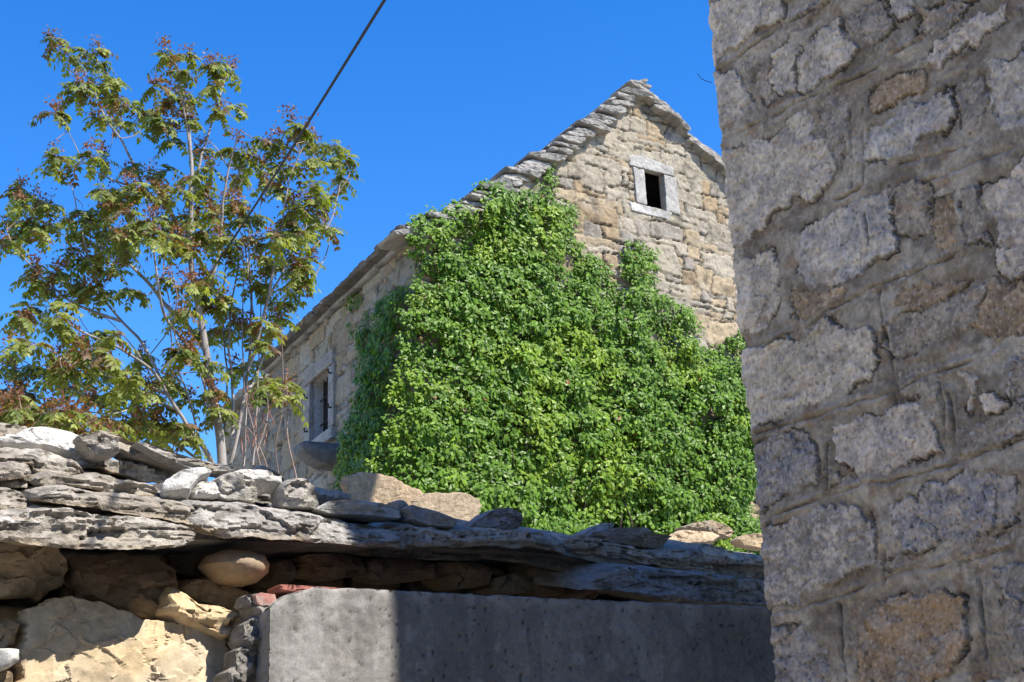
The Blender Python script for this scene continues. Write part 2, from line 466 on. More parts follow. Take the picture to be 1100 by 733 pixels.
def seg_dist(U, W, pts, closed):
    """distance to polyline / polygon in 2-D; returns unsigned distance and inside mask"""
    pts = np.asarray(pts, float); m = len(pts)
    d = np.full(U.shape, 1e9); ins = np.zeros(U.shape, bool)
    for i in range(m if closed else m - 1):
        a = pts[i]; b = pts[(i + 1) % m]; e = b - a
        t = np.clip(((U - a[0]) * e[0] + (W - a[1]) * e[1]) / (e @ e + 1e-12), 0, 1)
        d = np.minimum(d, np.hypot(U - a[0] - t * e[0], W - a[1] - t * e[1]))
        if closed:
            cnd = ((a[1] > W) != (b[1] > W))
            x = a[0] + (W - a[1]) * (b[0] - a[0]) / ((b[1] - a[1]) if abs(b[1] - a[1]) > 1e-12 else 1e-12)
            ins ^= cnd & (U < x)
    return d, ins
# ------------------------------------------------------------ layout
CW_AZ = 57.0                                     # concrete wall
CW_N = np.array([math.cos(math.radians(CW_AZ)), -math.sin(math.radians(CW_AZ)), 0])
CW_P = np.array([-0.69, 3.84, 0.0])
SW_AZ = 52.0                                     # slab roof edge of the shed
SW_U = az(SW_AZ)
SW_N = np.array([math.cos(math.radians(SW_AZ)), -math.sin(math.radians(SW_AZ)), 0])
SW_P = CW_P - CW_N * 0.11
RW_AZ = 138.0                                    # wall of the near building, from its corner towards the viewer
RW_U = az(RW_AZ)
RW_N = -np.array([math.cos(math.radians(RW_AZ)), -math.sin(math.radians(RW_AZ)), 0])
if RW_N[1] > 0: RW_N = -RW_N
_c = ray(790, 340); _k = 4.15 / math.hypot(_c[0], _c[1]); RW_C = np.array([_c[0] * _k, _c[1] * _k, 0])
G_AZ, S_AZ = 57.0, -28.0                         # house gable and long side
G_U = az(G_AZ); G_N = np.array([math.cos(math.radians(G_AZ)), -math.sin(math.radians(G_AZ)), 0])
S_U = az(S_AZ); S_N = -np.array([math.cos(math.radians(S_AZ)), -math.sin(math.radians(S_AZ)), 0])
_d = ray(448, 320); _k = 15.0 / math.hypot(_d[0], _d[1]); HC = np.array([_d[0] * _k, _d[1] * _k, 0])
S2_N = np.cross(UP, S_U);
if S2_N[0] > 0: S2_N = -S2_N
S_N = S2_N
GROUND_H = 2.6

# ------------------------------------------------------------ ground: lane in front, terrace carrying the house behind
def ground_z(X, Y):
    dist = (X - SW_P[0]) * SW_N[0] + (Y - SW_P[1]) * SW_N[1]          # >0 in front of the shed
    z = GROUND_H * sst(2.2, 4.5, -dist)
    r = np.hypot(X, Y)
    z = z + 0.05 * fbm(X * 0.7, Y * 0.7, 0 * X, 4) * (1 + sst(30, 200, r) * 20)
    return z
xs = np.r_[-600, -300, -150, -80, -50, np.linspace(-30, 30, 121), 50, 80, 150, 300, 600]
ys = np.r_[-600, -300, -150, -80, -50, np.linspace(-20, 50, 141), 80, 120, 200, 350, 700]
XX, YY = np.meshgrid(xs, ys, indexing='ij')
ZZ = ground_z(XX, YY)
o = mk('ground', np.stack([XX, YY, ZZ], -1).reshape(-1, 3), grid_faces(len(xs), len(ys)), MAT['ground'])
tag(o, kind='structure')
# ------------------------------------------------------------ near building at the right: rubble wall with tooled mortar joints
E_ = 12
RW_STONES = [  # (outline in picture pixels, relief in m, colour kind)
 ([(700,5),(755,10),(766,6),(800,-20),(842,-4),(845,16),(833,25),(815,31),(810,38),(800,47),(783,54),(768,65),(765,69),(700,100)], .022,'a'),
 ([(720,90),(765,80),(789,75),(796,92),(807,106),(812,118),(802,122),(787,130),(774,144),(770,152),(720,170)], .018,'b'),
 ([(815,70),(822,72),(829,90),(833,108),(822,112),(812,100)], .008,'m'),
 ([(827,60),(851,39),(856,49),(861,50),(854,74),(853,97),(838,105),(835,98),(828,87)], .014,'a'),
 ([(864,49),(881,31),(904,18),(907,39),(922,46),(917,65),(897,79),(874,93),(864,100),(858,96),(858,74),(863,54)], .016,'a'),
 ([(953,-20),(983,-20),(984,15),(964,20),(953,15)], .018,'u'),
 ([(998,61),(1005,47),(1025,34),(1048,16),(1067,15),(1079,5),(1082,20),(1064,36),(1046,52),(1038,47),(1017,64),(1012,74),(990,69)], .020,'p'),
 ([(1064,65),(1092,65),(1100,49),(1180,20),(1180,120),(1100,138),(1074,138),(1069,128),(1062,110),(1061,98),(1061,69)], .020,'u'),
 ([(927,170),(929,154),(934,147),(936,131),(948,133),(961,126),(971,115),(1000,105),(1026,93),(1030,121),(1016,142),(1000,144),(991,142),(984,156),(980,167),(952,174)], .020,'u'),
 ([(720,190),(774,161),(797,158),(818,152),(836,145),(848,128),(866,114),(873,121),(875,147),(891,147),(897,161),(898,177),(900,188),(891,199),(875,214),(854,213),(845,223),(831,230),(818,249),(797,262),(782,264),(720,290)], .024,'a'),
 ([(740,300),(788,283),(805,280),(829,267),(837,289),(840,315),(836,335),(821,351),(805,358),(793,360),(740,390)], .020,'a'),
 ([(859,262),(860,246),(870,240),(895,230),(915,218),(930,210),(950,203),(957,212),(959,230),(962,245),(964,262),(964,273),(940,281),(924,296),(917,301),(894,308),(869,304),(857,294),(859,274)], .020,'u'),
 ([(1002,215),(1022,210),(1030,235),(1030,262),(1016,265),(1004,262),(999,240)], .012,'o'),
 ([(1055,199),(1071,193),(1090,186),(1100,167),(1180,120),(1180,270),(1100,296),(1087,306),(1076,296),(1071,273),(1071,248),(1062,232),(1056,215)], .022,'p'),
 ([(963,315),(980,308),(1019,301),(1048,299),(1033,312),(1012,328),(991,331),(963,333)], .008,'o'),
 ([(745,400),(795,377),(819,373),(838,364),(858,366),(876,354),(885,338),(900,348),(936,355),(940,373),(945,385),(936,407),(920,416),(909,424),(893,426),(879,433),(858,433),(847,444),(833,453),(815,455),(803,462),(745,500)], .024,'a'),
 ([(893,460),(911,455),(927,446),(970,435),(980,430),(991,439),(996,444),(1003,442),(1005,456),(1010,474),(1008,484),(987,493),(968,504),(931,509),(928,512),(914,504),(900,493),(898,479)], .016,'p'),
 ([(770,490),(808,476),(830,468),(850,462),(868,464),(875,480),(880,500),(878,515),(862,520),(848,528),(835,540),(815,552),(770,570)], .012,'d'),
 ([(770,600),(816,580),(825,562),(848,562),(861,555),(886,543),(903,541),(921,546),(937,559),(941,573),(940,602),(927,613),(893,625),(878,637),(858,646),(831,650),(780,670)], .026,'w'),
 ([(955,546),(968,536),(987,536),(996,521),(1019,516),(1040,505),(1067,509),(1090,516),(1095,541),(1090,560),(1062,569),(1040,583),(1016,585),(991,592),(970,594),(962,576)], .018,'v'),
 ([(1033,403),(1048,405),(1052,421),(1044,439),(1042,444),(1040,424)], .012,'p'),
 ([(1056,415),(1071,428),(1085,435),(1072,444),(1056,447)], .012,'p'),
 ([(1088,382),(1180,350),(1180,420),(1100,440),(1080,420),(1078,400)], .016,'d'),
 ([(780,700),(831,674),(858,670),(876,682),(888,699),(893,715),(895,733),(897,800),(790,820)], .014,'d'),
 ([(941,647),(975,639),(1013,637),(1035,641),(1039,676),(1037,699),(1025,719),(998,735),(990,760),(925,770),(922,720),(918,690),(925,665)], .018,'r'),
 ([(1068,613),(1100,602),(1190,580),(1190,740),(1100,700),(1090,693),(1080,674),(1074,640)], .014,'d'),
 ([(1060,735),(1100,722),(1180,700),(1180,800),(1060,820)], .014,'a'),
]
RW_STONES += [([tuple(q) for q in poly], .006, kd) for poly, kd in (
 ([(842,60-30),(862,10),(880,0),(900,-10),(870,22),(852,36)], 'm'), ([(905,20),(930,5),(948,0),(950,18),(962,30),(940,48),(925,44),(910,36)], 'm'),
 ([(990,10),(1020,0),(1046,4),(1022,26),(1002,40),(986,36)], 'm'), ([(880,112),(900,100),(912,110),(912,150),(900,190),(893,150),(878,140)], 'm'),
 ([(935,98),(960,80),(992,76),(1000,92),(965,108),(936,124)], 'o'), ([(1034,86),(1058,78),(1062,100),(1056,140),(1036,150),(1030,110)], 'm'),
 ([(940,205),(985,192),(1000,200),(996,250),(972,258),(962,240),(958,212)], 'm'), ([(1034,205),(1052,200),(1054,240),(1066,262),(1040,262),(1034,240)], 'm'),
 ([(850,310),(880,316),(912,308),(900,325),(872,338),(850,340)], 'o'), ([(952,345),(985,335),(1030,318),(1066,300),(1090,315),(1050,345),(1000,370),(966,385),(950,370)], 'm'),
 ([(1060,310),(1100,300),(1150,290),(1150,340),(1100,360),(1066,366),(1046,350)], 'o'), ([(960,400),(1000,385),(1012,396),(1006,430),(985,428),(965,425)], 'm'),
 ([(888,478),(895,500),(905,515),(920,514),(890,526),(884,505)], 'm'), ([(1024,462),(1060,450),(1110,440),(1110,465),(1060,480),(1026,490)], 'm'),
 ([(1016,592),(1040,588),(1066,575),(1095,568),(1120,575),(1060,594),(1020,604)], 'm'), ([(945,600),(960,602),(990,598),(990,606),(955,614)], 'm'))]
RW_LINES = [
 [(768,78),(807,51),(840,27),(889,3)],
 [(774,151),(822,129),(845,117),(867,105),(897,93),(930,79),(959,60),(990,43)],
 [(1008,88),(1035,79)], [(989,197),(1019,186),(1051,172),(1100,154),(1150,136)], [(966,177),(1040,158)], [(896,216),(928,199)],
 [(797,375),(820,370),(869,350),(885,336),(950,303),(991,290),(1030,271),(1048,262)],
 [(807,466),(842,456),(879,446),(911,435),(960,421),(1000,402),(1033,393),(1051,384),(1074,370)],
 [(825,555),(889,533),(928,521),(959,516),(1019,500),(1051,489),(1100,472)],
 [(831,660),(894,643),(936,627),(959,617),(1010,607),(1056,598),(1090,590)],
 [(914,115),(915,160),(916,200)], [(926,115),(927,160),(929,195)], [(945,310),(949,345)],
 [(950,350),(957,390),(963,433)], [(1009,405),(1013,440),(1016,478)], [(1019,421),(1023,450),(1026,478)],
 [(1049,607),(1055,655),(1060,707)], [(901,648),(905,690),(909,735)], [(949,590),(950,625)],
 [(930,230),(934,262)], [(888,480),(889,525)],
]
KIND = {  # base, second tone
 'a': ((.60,.56,.50), (.48,.45,.405)), 'b': ((.57,.535,.485), (.44,.415,.38)), 'u': ((.48,.48,.48), (.60,.56,.50)),
 'p': ((.60,.55,.50), (.50,.465,.43)), 'm': ((.37,.34,.305), (.31,.285,.255)), 'o': ((.40,.32,.23), (.30,.24,.18)),
 'd': ((.29,.285,.30), (.38,.36,.34)), 'w': ((.58,.545,.51), (.36,.345,.33)), 'v': ((.31,.315,.34), (.52,.48,.44)),
 'r': ((.38,.29,.21), (.35,.32,.29)),
}
bld = empty('stone_building', RW_C, 'tall grey rubble stone building with smeared tooled mortar filling the right edge of the view', 'building')
LW, HW, DW = 1.86, 6.6, 1.30                     # length of the wall in view, height, depth of the building
RW_B = az(RW_AZ - 90)                            # along the far end face
if np.dot(RW_B, RW_N) > 0: RW_B = -RW_B
us = np.r_[np.linspace(-0.30, -0.045, 14), np.arange(-0.04, 1.12, 0.0034), np.linspace(1.125, LW, 40)]
zs = np.r_[np.linspace(-0.1, 1.5, 25), np.linspace(1.55, 1.84, 14), np.arange(1.85, 4.55, 0.0042), np.linspace(4.56, HW, 60)]
U, Z = np.meshgrid(us, zs, indexing='ij')
def to_uz(px, py):
    P = hit(px, py, RW_C, RW_N)
    return ((P - RW_C) @ RW_U, P[2])
wu = 0.012 * fbm(U * 14, Z * 14, 0 * U, 4, 0.6); wz = 0.012 * fbm(U * 14 + 40, Z * 14, 0 * U, 4, 0.6)
wu2 = 0.004 * fbm(U * 70, Z * 70, 0 * U, 3); wz2 = 0.004 * fbm(U * 70 + 9, Z * 70, 0 * U, 3)
hgt = 0.006 * fbm(U * 4, Z * 4, 0 * U + 2, 3) + 0.0020 * fbm(U * 22, Z * 22, 0 * U + 5, 6, 0.68)
_w = .3 * fbm(U * 8, Z * 8, 0 * U + 1, 3)
hgt += .0020 * chip(U * 11 + _w, Z * 14 + _w, 0 * U + 3, True) + .0012 * chip(U * 34 + _w, Z * 40 - _w, 0 * U + 3, True)
_rg = sst(.05, .4, fbm(U * 5 + 9, Z * 5, 0 * U + 7, 4, .6)); hgt += _rg * .004 * fbm(U * 90, Z * 90, 0 * U, 3, .7)     # crumbled patches
trowel = fbm(U * 6 + 3, Z * 24, 0 * U, 4, 0.55)   # streaks left by the trowel
hgt += 0.0028 * trowel
mn = fbm(U * 4, Z * 4, 0 * U + 8, 5, 0.55); mn2 = fbm(U * 30, Z * 30, 0 * U + 1, 4, 0.6)
mcol = lerp(np.array((.275, .25, .215)), np.array((.41, .39, .355)), sst(-.5, .5, mn)[..., None])
mcol = mcol * (1 + .22 * mn2 + .10 * trowel)[..., None]
dk = sst(.12, .6, fbm(U * 7 + 11, Z * 9, 0 * U, 5, 0.6))
mcol = lerp(mcol, np.array((.12, .105, .09)), dk[..., None] * .6)
ru = sst(.35, .7, fbm(U * 11 + 31, Z * 11, 0 * U, 4, 0.6)); mcol = lerp(mcol, np.array((.22, .14, .08)), ru[..., None] * .5)
sc1 = fbm(U * 60, Z * 60, 0 * U + 2, 4, .75); mcol = mcol * (1 + .22 * sc1)[..., None]
col = mcol.copy()
rag = fbm(U * 20 + 2, Z * 20, 0 * U + 4, 6, 0.78)
nearest = np.full(U.shape, 1e9); col_m = np.zeros(U.shape)
outside_us = U > 1.12
def carve(poly, relief, kind, k):
    global hgt, col, nearest
    pu = np.array(poly)
    x0, x1, y0, y1 = pu[:, 0].min() - .05, pu[:, 0].max() + .05, pu[:, 1].min() - .05, pu[:, 1].max() + .05
    iu = np.where((us > x0) & (us < x1))[0]; iz = np.where((zs > y0) & (zs < y1))[0]
    if not len(iu) or not len(iz): return
    sl = np.s_[iu[0]:iu[-1] + 1, iz[0]:iz[-1] + 1]
    d, ins = seg_dist(U[sl] + wu[sl] + wu2[sl], Z[sl] + wz[sl] + wz2[sl], poly, True)
    s = np.where(ins, d, -d) + 0.009 * rag[sl]
    m = sst(-0.0015, 0.0025, s)
    u_, z_ = U[sl], Z[sl]
    f1 = fbm(u_ * 9 + k * 7, z_ * 9, 0 * u_ + k, 5, 0.55); f2 = fbm(u_ * 55, z_ * 55, 0 * u_ + k, 4, 0.65)
    rid = np.abs(fbm(u_ * 8 + k, z_ * 12, 0 * u_ + k * 3, 4, 0.6))
    amp = {'d': 1.7, 'v': 1.5, 'w': .9, 'r': 1.2}.get(kind, 1.0)
    wq = .25 * f1
    ch = chip(u_ * 13 + k * 3 + wq, z_ * 13 + wq, 0 * u_, True) + .6 * chip(u_ * 40 + k + wq, z_ * 40 - wq, 0 * u_, True)
    tlt = np.random.RandomState(k + 3).normal(0, .025, 2); cu_, cz_ = np.mean([q_[0] for q_ in poly]), np.mean([q_[1] for q_ in poly])
    hs = relief * .28 + tlt[0] * np.clip(u_ - cu_, -.12, .12) + tlt[1] * np.clip(z_ - cz_, -.1, .1) + 0.003 * amp * f1 + (0.0020 if kind != 'w' else .0034) * f2 + 0.0038 * amp * ch - 0.004 * amp * sst(.06, 0, rid)
    hs -= 0.0015 * sst(0.006, 0.0, s)
    pits = .6 * sst(.45, .7, fbm(u_ * 75 + k, z_ * 75, 0 * u_, 2)); hs -= .005 * pits
    hgt[sl] = lerp(hgt[sl], hs, m)
    b, a = [np.array(c) for c in KIND[kind]]
    c = lerp(b, a, sst(-.35, .45, fbm(u_ * 13 + k, z_ * 13, 0 * u_ + k, 5, .6))[..., None])
    c = c * (1 + .30 * f2 + .22 * f1 + .12 * ch)[..., None]
    pt = sst(-.05, .35, fbm(u_ * 16 - k * 2, z_ * 16, 0 * u_ + 11, 5, .7)); c = lerp(c, c * np.array((.66, .68, .74)), pt[..., None] * .8)
    ye = sst(.38, .65, fbm(u_ * 7 + k * 3, z_ * 16, 0 * u_ + 3, 4)); c = lerp(c, np.array((.34, .25, .16)), ye[..., None] * .45)
    if kind in 'uvd':
        bl = sst(.0, .5, fbm(u_ * 10 - k, z_ * 18, 0 * u_ + 6, 5, .6)); c = lerp(c, np.array((.25, .275, .31)), bl[..., None] * .5)
        ve = sst(.035, .0, np.abs(fbm(u_ * 6 + z_ * 5 + k, z_ * 14 - u_ * 8, 0 * u_, 3, .5))); c = lerp(c, np.array((.46, .45, .44)), ve[..., None] * .45)
    if kind == 'r':
        bl = sst(.05, .45, fbm(u_ * 7 - k, z_ * 9, 0 * u_ + 6, 5, .6)); c = lerp(c, np.array((.40, .27, .14)), bl[..., None] * .5)
        ve = sst(.03, .0, np.abs(fbm(u_ * 5 + z_ * 3 + k, z_ * 8 - u_ * 5, 0 * u_, 2, .5))); c = lerp(c, np.array((.42, .38, .33)), ve[..., None] * .7)
    if kind == 'w':
        sp = sst(-.1, .35, fbm(u_ * 60 - k, z_ * 60, 0 * u_ + 6, 3, .6)); c = lerp(c, np.array((.21, .205, .21)), sp[..., None] * .65)
    fl_ = sst(.30, .55, fbm(u_ * 85 + k, z_ * 85, 0 * u_ + 3, 2)); c = lerp(c, np.array((.66, .64, .62)), fl_[..., None] * .45)
    c = c * (1 - .55 * pits)[..., None]
    col[sl] = lerp(col[sl], c, m[..., None])
    # open crevice along parts of the rim
    gate = sst(-.05, .40, fbm(u_ * 8 + k * 5, z_ * 8, 0 * u_ + 9, 4))
    cr = np.exp(-((s + 0.001) / 0.0034)**2) * gate
    hgt[sl] -= cr * .013
    col[sl] = lerp(col[sl], np.array((.085, .075, .065)), (cr * .6)[..., None])
    nearest[sl] = np.minimum(nearest[sl], np.abs(s)); col_m[sl] = np.maximum(col_m[sl], m)
for k, (poly, rel, kind) in enumerate(RW_STONES):
    carve([to_uz(x, y) for x, y in poly], rel * .8, kind, k)
rsw = np.random.RandomState(5)                  # the parts of the wall beyond the picture, laid the same way
kk = 50
for zc in np.r_[np.arange(.15, 1.8, .30), np.arange(4.75, 6.5, .30)]:
    u0 = -.35
    while u0 < LW:
        w_ = rsw.uniform(.22, .42); h_ = rsw.uniform(.16, .24)
        q = [(u0 + .03, zc - h_ / 2), (u0 + w_ * .5, zc - h_ / 2 - .02), (u0 + w_, zc - h_ / 2 + .03), (u0 + w_ - .02, zc + h_ / 2), (u0 + w_ * .4, zc + h_ / 2 + .02), (u0 + .02, zc + h_ / 2 - .02)]
        carve(q, .018, rsw.choice(list('abupd')), kk); kk += 1; u0 += w_ + .06
halo = sst(.035, .0, nearest) * sst(-.25, .35, fbm(U * 5 + 21, Z * 5, 0 * U + 2, 4, .6)) * (col_m < .5)
col = lerp(col, np.array((.15, .125, .10)), (halo * .50)[..., None])
hgt -= halo * .004
# incised tooling lines in the mortar
mort = sst(.004, .012, nearest)
for ln in RW_LINES:
    pl_ = np.array([to_uz(x, y) for x, y in ln])
    iu = np.where((us > pl_[:, 0].min() - .04) & (us < pl_[:, 0].max() + .04))[0]; iz = np.where((zs > pl_[:, 1].min() - .04) & (zs < pl_[:, 1].max() + .04))[0]
    if not len(iu) or not len(iz): continue
    sl = np.s_[iu[0]:iu[-1] + 1, iz[0]:iz[-1] + 1]
    d, _ = seg_dist(U[sl] + wu[sl] * .5, Z[sl] + wz[sl] * .5, pl_, False)
    g = np.clip(.55 + .9 * fbm(U[sl] * 9, Z[sl] * 9, 0 * U[sl] + 3, 3), 0, 1)
    hgt[sl] -= .012 * np.exp(-(d / .0036)**2) * g
    hgt[sl] += .006 * np.exp(-((d - .013) / .007)**2) * g
    col[sl] = lerp(col[sl], np.array((.10, .09, .075)), (np.exp(-(d / .003)**2) * g * .6)[..., None])
# corner: the mesh turns through a worn quoin on to the far face
rc = 0.035
hgt2 = hgt
theta = np.clip((rc - U) / (rc * 1.57), 0, 1) * math.pi / 2
Pw = np.zeros(U.shape + (3,)); Nw = np.zeros_like(Pw)
fl = U >= rc; cn = (U < rc) & (U > rc - rc * 1.57); bk = ~fl & ~cn
base_c = RW_C + RW_U * rc - RW_N * rc
Nw = RW_N * np.cos(theta)[..., None] - RW_U * np.sin(theta)[..., None]
Pw = np.where(fl[..., None], RW_C + U[..., None] * RW_U, base_c + Nw * rc)
ex_ = np.clip((rc - rc * 1.57) - U, 0, None)
Pw = Pw - RW_N * ex_[..., None]
cornr = np.exp(-((U - .01) / .05)**2) * .010 * fbm(Z * 9, U * 3, 0 * U, 4, .6)
Pw = Pw + Nw * (hgt2 + cornr)[..., None]
Pw[..., 2] = Z
Fw = grid_faces(len(us), len(zs))
q = Fw[len(Fw) // 2]; Vw = Pw.reshape(-1, 3)
if np.dot(np.cross(Vw[q[1]] - Vw[q[0]], Vw[q[2]] - Vw[q[0]]), RW_N) < 0: Fw = Fw[:, ::-1]
mk('rubble_wall', Vw, Fw, MAT['near_wall'], bld, col.reshape(-1, 3) * np.array((1.15, 1.10, 1.00)), sharp=32)
# the other three walls and the roof of the building
cA = RW_C + RW_U * LW
def plain_wall(name, P, Ud, L, n, z0, z1, parent, mat, seed, base=(.28, .26, .24), step=.04):
    uu = np.arange(0, L + step, step); zz = np.arange(z0, z1 + step, step)
    A, B = np.meshgrid(uu, zz, indexing='ij')
    hh = masonry(A, B, seed)
    W = P + A[..., None] * Ud + hh[0][..., None] * n; W[..., 2] = B
    Fq = grid_faces(len(uu), len(zz)); V_ = W.reshape(-1, 3); q = Fq[0]
    if np.dot(np.cross(V_[q[1]] - V_[q[0]], V_[q[2]] - V_[q[0]]), n) < 0: Fq = Fq[:, ::-1]
    return mk(name, V_, Fq, mat, parent, hh[1].reshape(-1, 3))
def masonry(A, B, seed, hmin=.17, hmax=.30, wmin=.28, wmax=.62, relief=.022, tones=None, mortar=(.30, .275, .24), gap=.010, open_=.35):
    """coursed rubble: height and colour for wall coordinates A (along), B (up)"""
    rs = np.random.RandomState(seed)
    tones = tones or [((.36, .34, .31), 5), ((.37, .31, .23), 3), ((.31, .31, .31), 3), ((.42, .40, .37), 2), ((.32, .26, .20), 2)]
    pool = [np.array(t) for t, w in tones for _ in range(w)]
    a = A + .07 * fbm(A * 2.2 + seed, B * 2.2, 0 * A, 3); b = B + .055 * fbm(A * 1.7, B * 1.7 + seed, 0 * A + 5, 3) + .016 * fbm(A * 9, B * 9, 0 * A, 3)
    a = a + .016 * fbm(A * 9 + 5, B * 9, 0 * A + 8, 3)
    jn = fbm(A * 25, B * 25, 0 * A, 3); gate = sst(-.30, .30, fbm(A * 3.1, B * 3.1 + seed, 0 * A + 4, 4, .6))
    H = np.zeros(A.shape); C = np.tile(np.array(mortar), A.shape + (1,)) * (1 + .2 * fbm(A * 9, B * 9, 0 * A, 4))[..., None]
    stones = []
    b0 = B.min() - .3
    while b0 < B.max() + .2:
        hh = rs.uniform(hmin, hmax)
        a0 = A.min() - .4 - rs.uniform(0, .3)
        while a0 < A.max() + .3:
            ww = rs.uniform(wmin, wmax) * (1 if rs.rand() > .25 else .5)
            split = rs.rand() < .15
            for (s0, s1) in ([(b0, b0 + hh)] if not split else [(b0, b0 + hh * .5), (b0 + hh * .5, b0 + hh)]):
                stones.append((a0, a0 + ww, s0, s1))
            a0 += ww
        b0 += hh
    for _ in range(int(len(stones) * .16)):       # larger blocks that break the courses
        aa0 = rs.uniform(A.min(), A.max()); bb0 = rs.uniform(B.min(), B.max()); hq = rs.uniform(hmax, hmax * 1.5); wq = rs.uniform(wmin, wmax * 1.15)
        stones.append((aa0, aa0 + wq, bb0, bb0 + hq))
    a_ax = A[:, 0]; b_ax = B[0]
    for (s0a, s1a, s0, s1) in stones:
        i0, i1 = np.searchsorted(a_ax, (s0a - .25, s1a + .25)); j0, j1 = np.searchsorted(b_ax, (s0 - .2, s1 + .2))
        if i1 - i0 < 2 or j1 - j0 < 2: continue
        sl = np.s_[i0:i1, j0:j1]
        aa, bb, x_, y_ = a[sl], b[sl], A[sl], B[sl]
        k = rs.randint(1000); tx, ty = rs.normal(0, .03, 2); sh1, sh2 = rs.normal(0, .06, 2)
        ca, cb = (s0a + s1a) / 2, (s0 + s1) / 2
        aq = aa + sh1 * (bb - cb) * 2; bq = bb + sh2 * (aa - ca)
        d = np.minimum(np.minimum(aq - s0a, s1a - aq), np.minimum(bq - s0, s1 - bq)) + .008 * jn[sl]
        mm = sst(gap * .2, gap * 1.1, d)
        if mm.max() <= 0: continue
        h = relief * rs.uniform(.1, 1.0) + tx * (aa - ca) + ty * (bb - cb) + .010 * fbm(x_ * 6 + k, y_ * 8, 0 * x_ + k, 4, .6) - .005 * sst(.016, 0, d)
        wv = .3 * fbm(x_ * 7, y_ * 7, 0 * x_ + k, 2)
        h = h + .006 * chip(x_ * 5 + k + wv, y_ * 8 + wv, 0 * x_, True) + .004 * chip(x_ * 15 + wv, y_ * 22 + k, 0 * x_, True)
        cr = np.abs(fbm(x_ * 4 + k, y_ * 9, 0 * x_ + 3, 3)); h = h - .012 * sst(.03, 0, cr)
        jm = sst(gap * 2.2, 0, np.abs(d)) * (d < gap * 1.2)
        H[sl] = np.where(d > -gap * .8, lerp(-.004 - open_ * gap * 3.2 * gate[sl], h, mm), H[sl])
        c = pool[rs.randint(len(pool))] * rs.uniform(.88, 1.10)
        c = c * (1 + .20 * fbm(x_ * 9 + k, y_ * 9, 0 * x_, 5, .6))[..., None]
        li = sst(.1, .5, fbm(x_ * 3.3, y_ * 3.3, 0 * x_ + 12, 5, .6)); c = lerp(c, np.array((.29, .28, .26)), li[..., None] * .4)
        jc = np.array(mortar) * (1 - .66 * gate[sl])[..., None]
        cc_ = lerp(jc, c, mm[..., None])
        C[sl] = np.where((d > -gap * .8)[..., None], cc_, C[sl])
    dkn = sst(.25, .6, fbm(A * 2.6 + 7, B * 2.6, 0 * A + 1, 5, .6)); C = lerp(C, C * .6, dkn[..., None])
    return H, C
plain_wall('end_wall', cA, RW_B, DW, RW_U, 0, HW, bld, MAT['house'], 3, step=.05)
plain_wall('back_wall', RW_C + RW_B * DW, RW_U, LW, -RW_N, 0, HW, bld, MAT['house'], 4, step=.05)
plain_wall('end_wall', RW_C + RW_B * .24, RW_B, DW - .24, -RW_U, 0, HW, bld, MAT['house'], 6, step=.05)
box('roof', RW_C + RW_U * LW / 2 + RW_B * DW / 2 + UP * (HW + .06), RW_U * (LW / 2 + .12), RW_B * (DW / 2 + .12), UP * .06, MAT['roofslab'], bld, .01, (.3, .29, .27))

# ------------------------------------------------------------ unseen house blocks added to cut sky fill and bounce warm light
def light_shaping_house(name, cx, cy, hx, hy, h, col, label):
    hs_ = empty(name, (cx, cy, 0), label, 'house')
    box('walls', (cx, cy, h / 2), (hx, 0, 0), (0, hy, 0), (0, 0, h / 2), MAT['house'], hs_, 0, col)
    V = np.array([(cx - hx - .2, cy - hy - .2, h + .01), (cx + hx + .2, cy - hy - .2, h + .01), (cx + hx + .2, cy + hy + .2, h + .01), (cx - hx - .2, cy + hy + .2, h + .01), (cx - hx - .2, cy, h + 1.6), (cx + hx + .2, cy, h + 1.6)])
    mk('roof', V, [np.array([[0, 1, 5, 4], [2, 3, 4, 5], [3, 2, 1, 0]]), np.array([[1, 2, 5], [3, 0, 4]])], MAT['roofslab'], hs_, np.tile((.33, .31, .28), (6, 1)), smooth=False)
light_shaping_house('light_shaping_house', 2.0, -5.4, 2.9, 2.4, 9.5, (.26, .24, .21), 'plain stone house closing the lane behind the viewpoint')
light_shaping_house('light_shaping_house', 8.2, -4.6, 3.2, 3.2, 8.0, (.28, .25, .22), 'tall stone house on the right behind the viewpoint')
light_shaping_house('light_shaping_house', -7.6, .3, 2.2, 4.6, 6.5, (.72, .60, .44), 'low house with pale plastered sunlit front on the left of the lane')
# ------------------------------------------------------------ old house: gable, long side, stone roof
house = empty('stone_house', HC + UP * GROUND_H, 'old limestone house with stone slab roof, its gable half covered by climbing ivy', 'house')
def gp(px, py, off=0.0):
    P = hit(px, py, HC + G_N * off, G_N); return P
def g2(px, py):
    P = gp(px, py); return ((P - HC) @ G_U, P[2])
def sp_(px, py, off=0.0):
    return hit(px, py, HC + S_N * off, S_N)
def s2(px, py):
    P = sp_(px, py); return ((P - HC) @ S_U, P[2])
apex = g2(684, 100)
eaveL = g2(448, 258)
GW = 2 * apex[0]                                  # width of the gable
slopeR = (apex[1] - g2(773, 186)[1]) / (g2(773, 186)[0] - apex[0])
eaveR_z = apex[1] - slopeR * (GW - apex[0])
print('gable', GW, 'apex', apex, 'eaveL', eaveL, 'eaveR', eaveR_z)
def rake(a):
    # the left pitch eases out near the eave
    t = np.clip(a / apex[0], 0, 1)
    zl = eaveL[1] + (apex[1] - eaveL[1]) * (0.80 * t + 0.20 * t * t)
    return np.where(a < apex[0], zl, apex[1] - slopeR * (a - apex[0]))
TONES_G = [((.27, .25, .21), 7), ((.30, .25, .18), 5), ((.225, .21, .19), 3), ((.32, .295, .25), 2), ((.26, .205, .14), 2)]
ga = np.arange(0, GW + .02, .0165); gb = np.arange(GROUND_H - .3, apex[1] + .02, .0165)
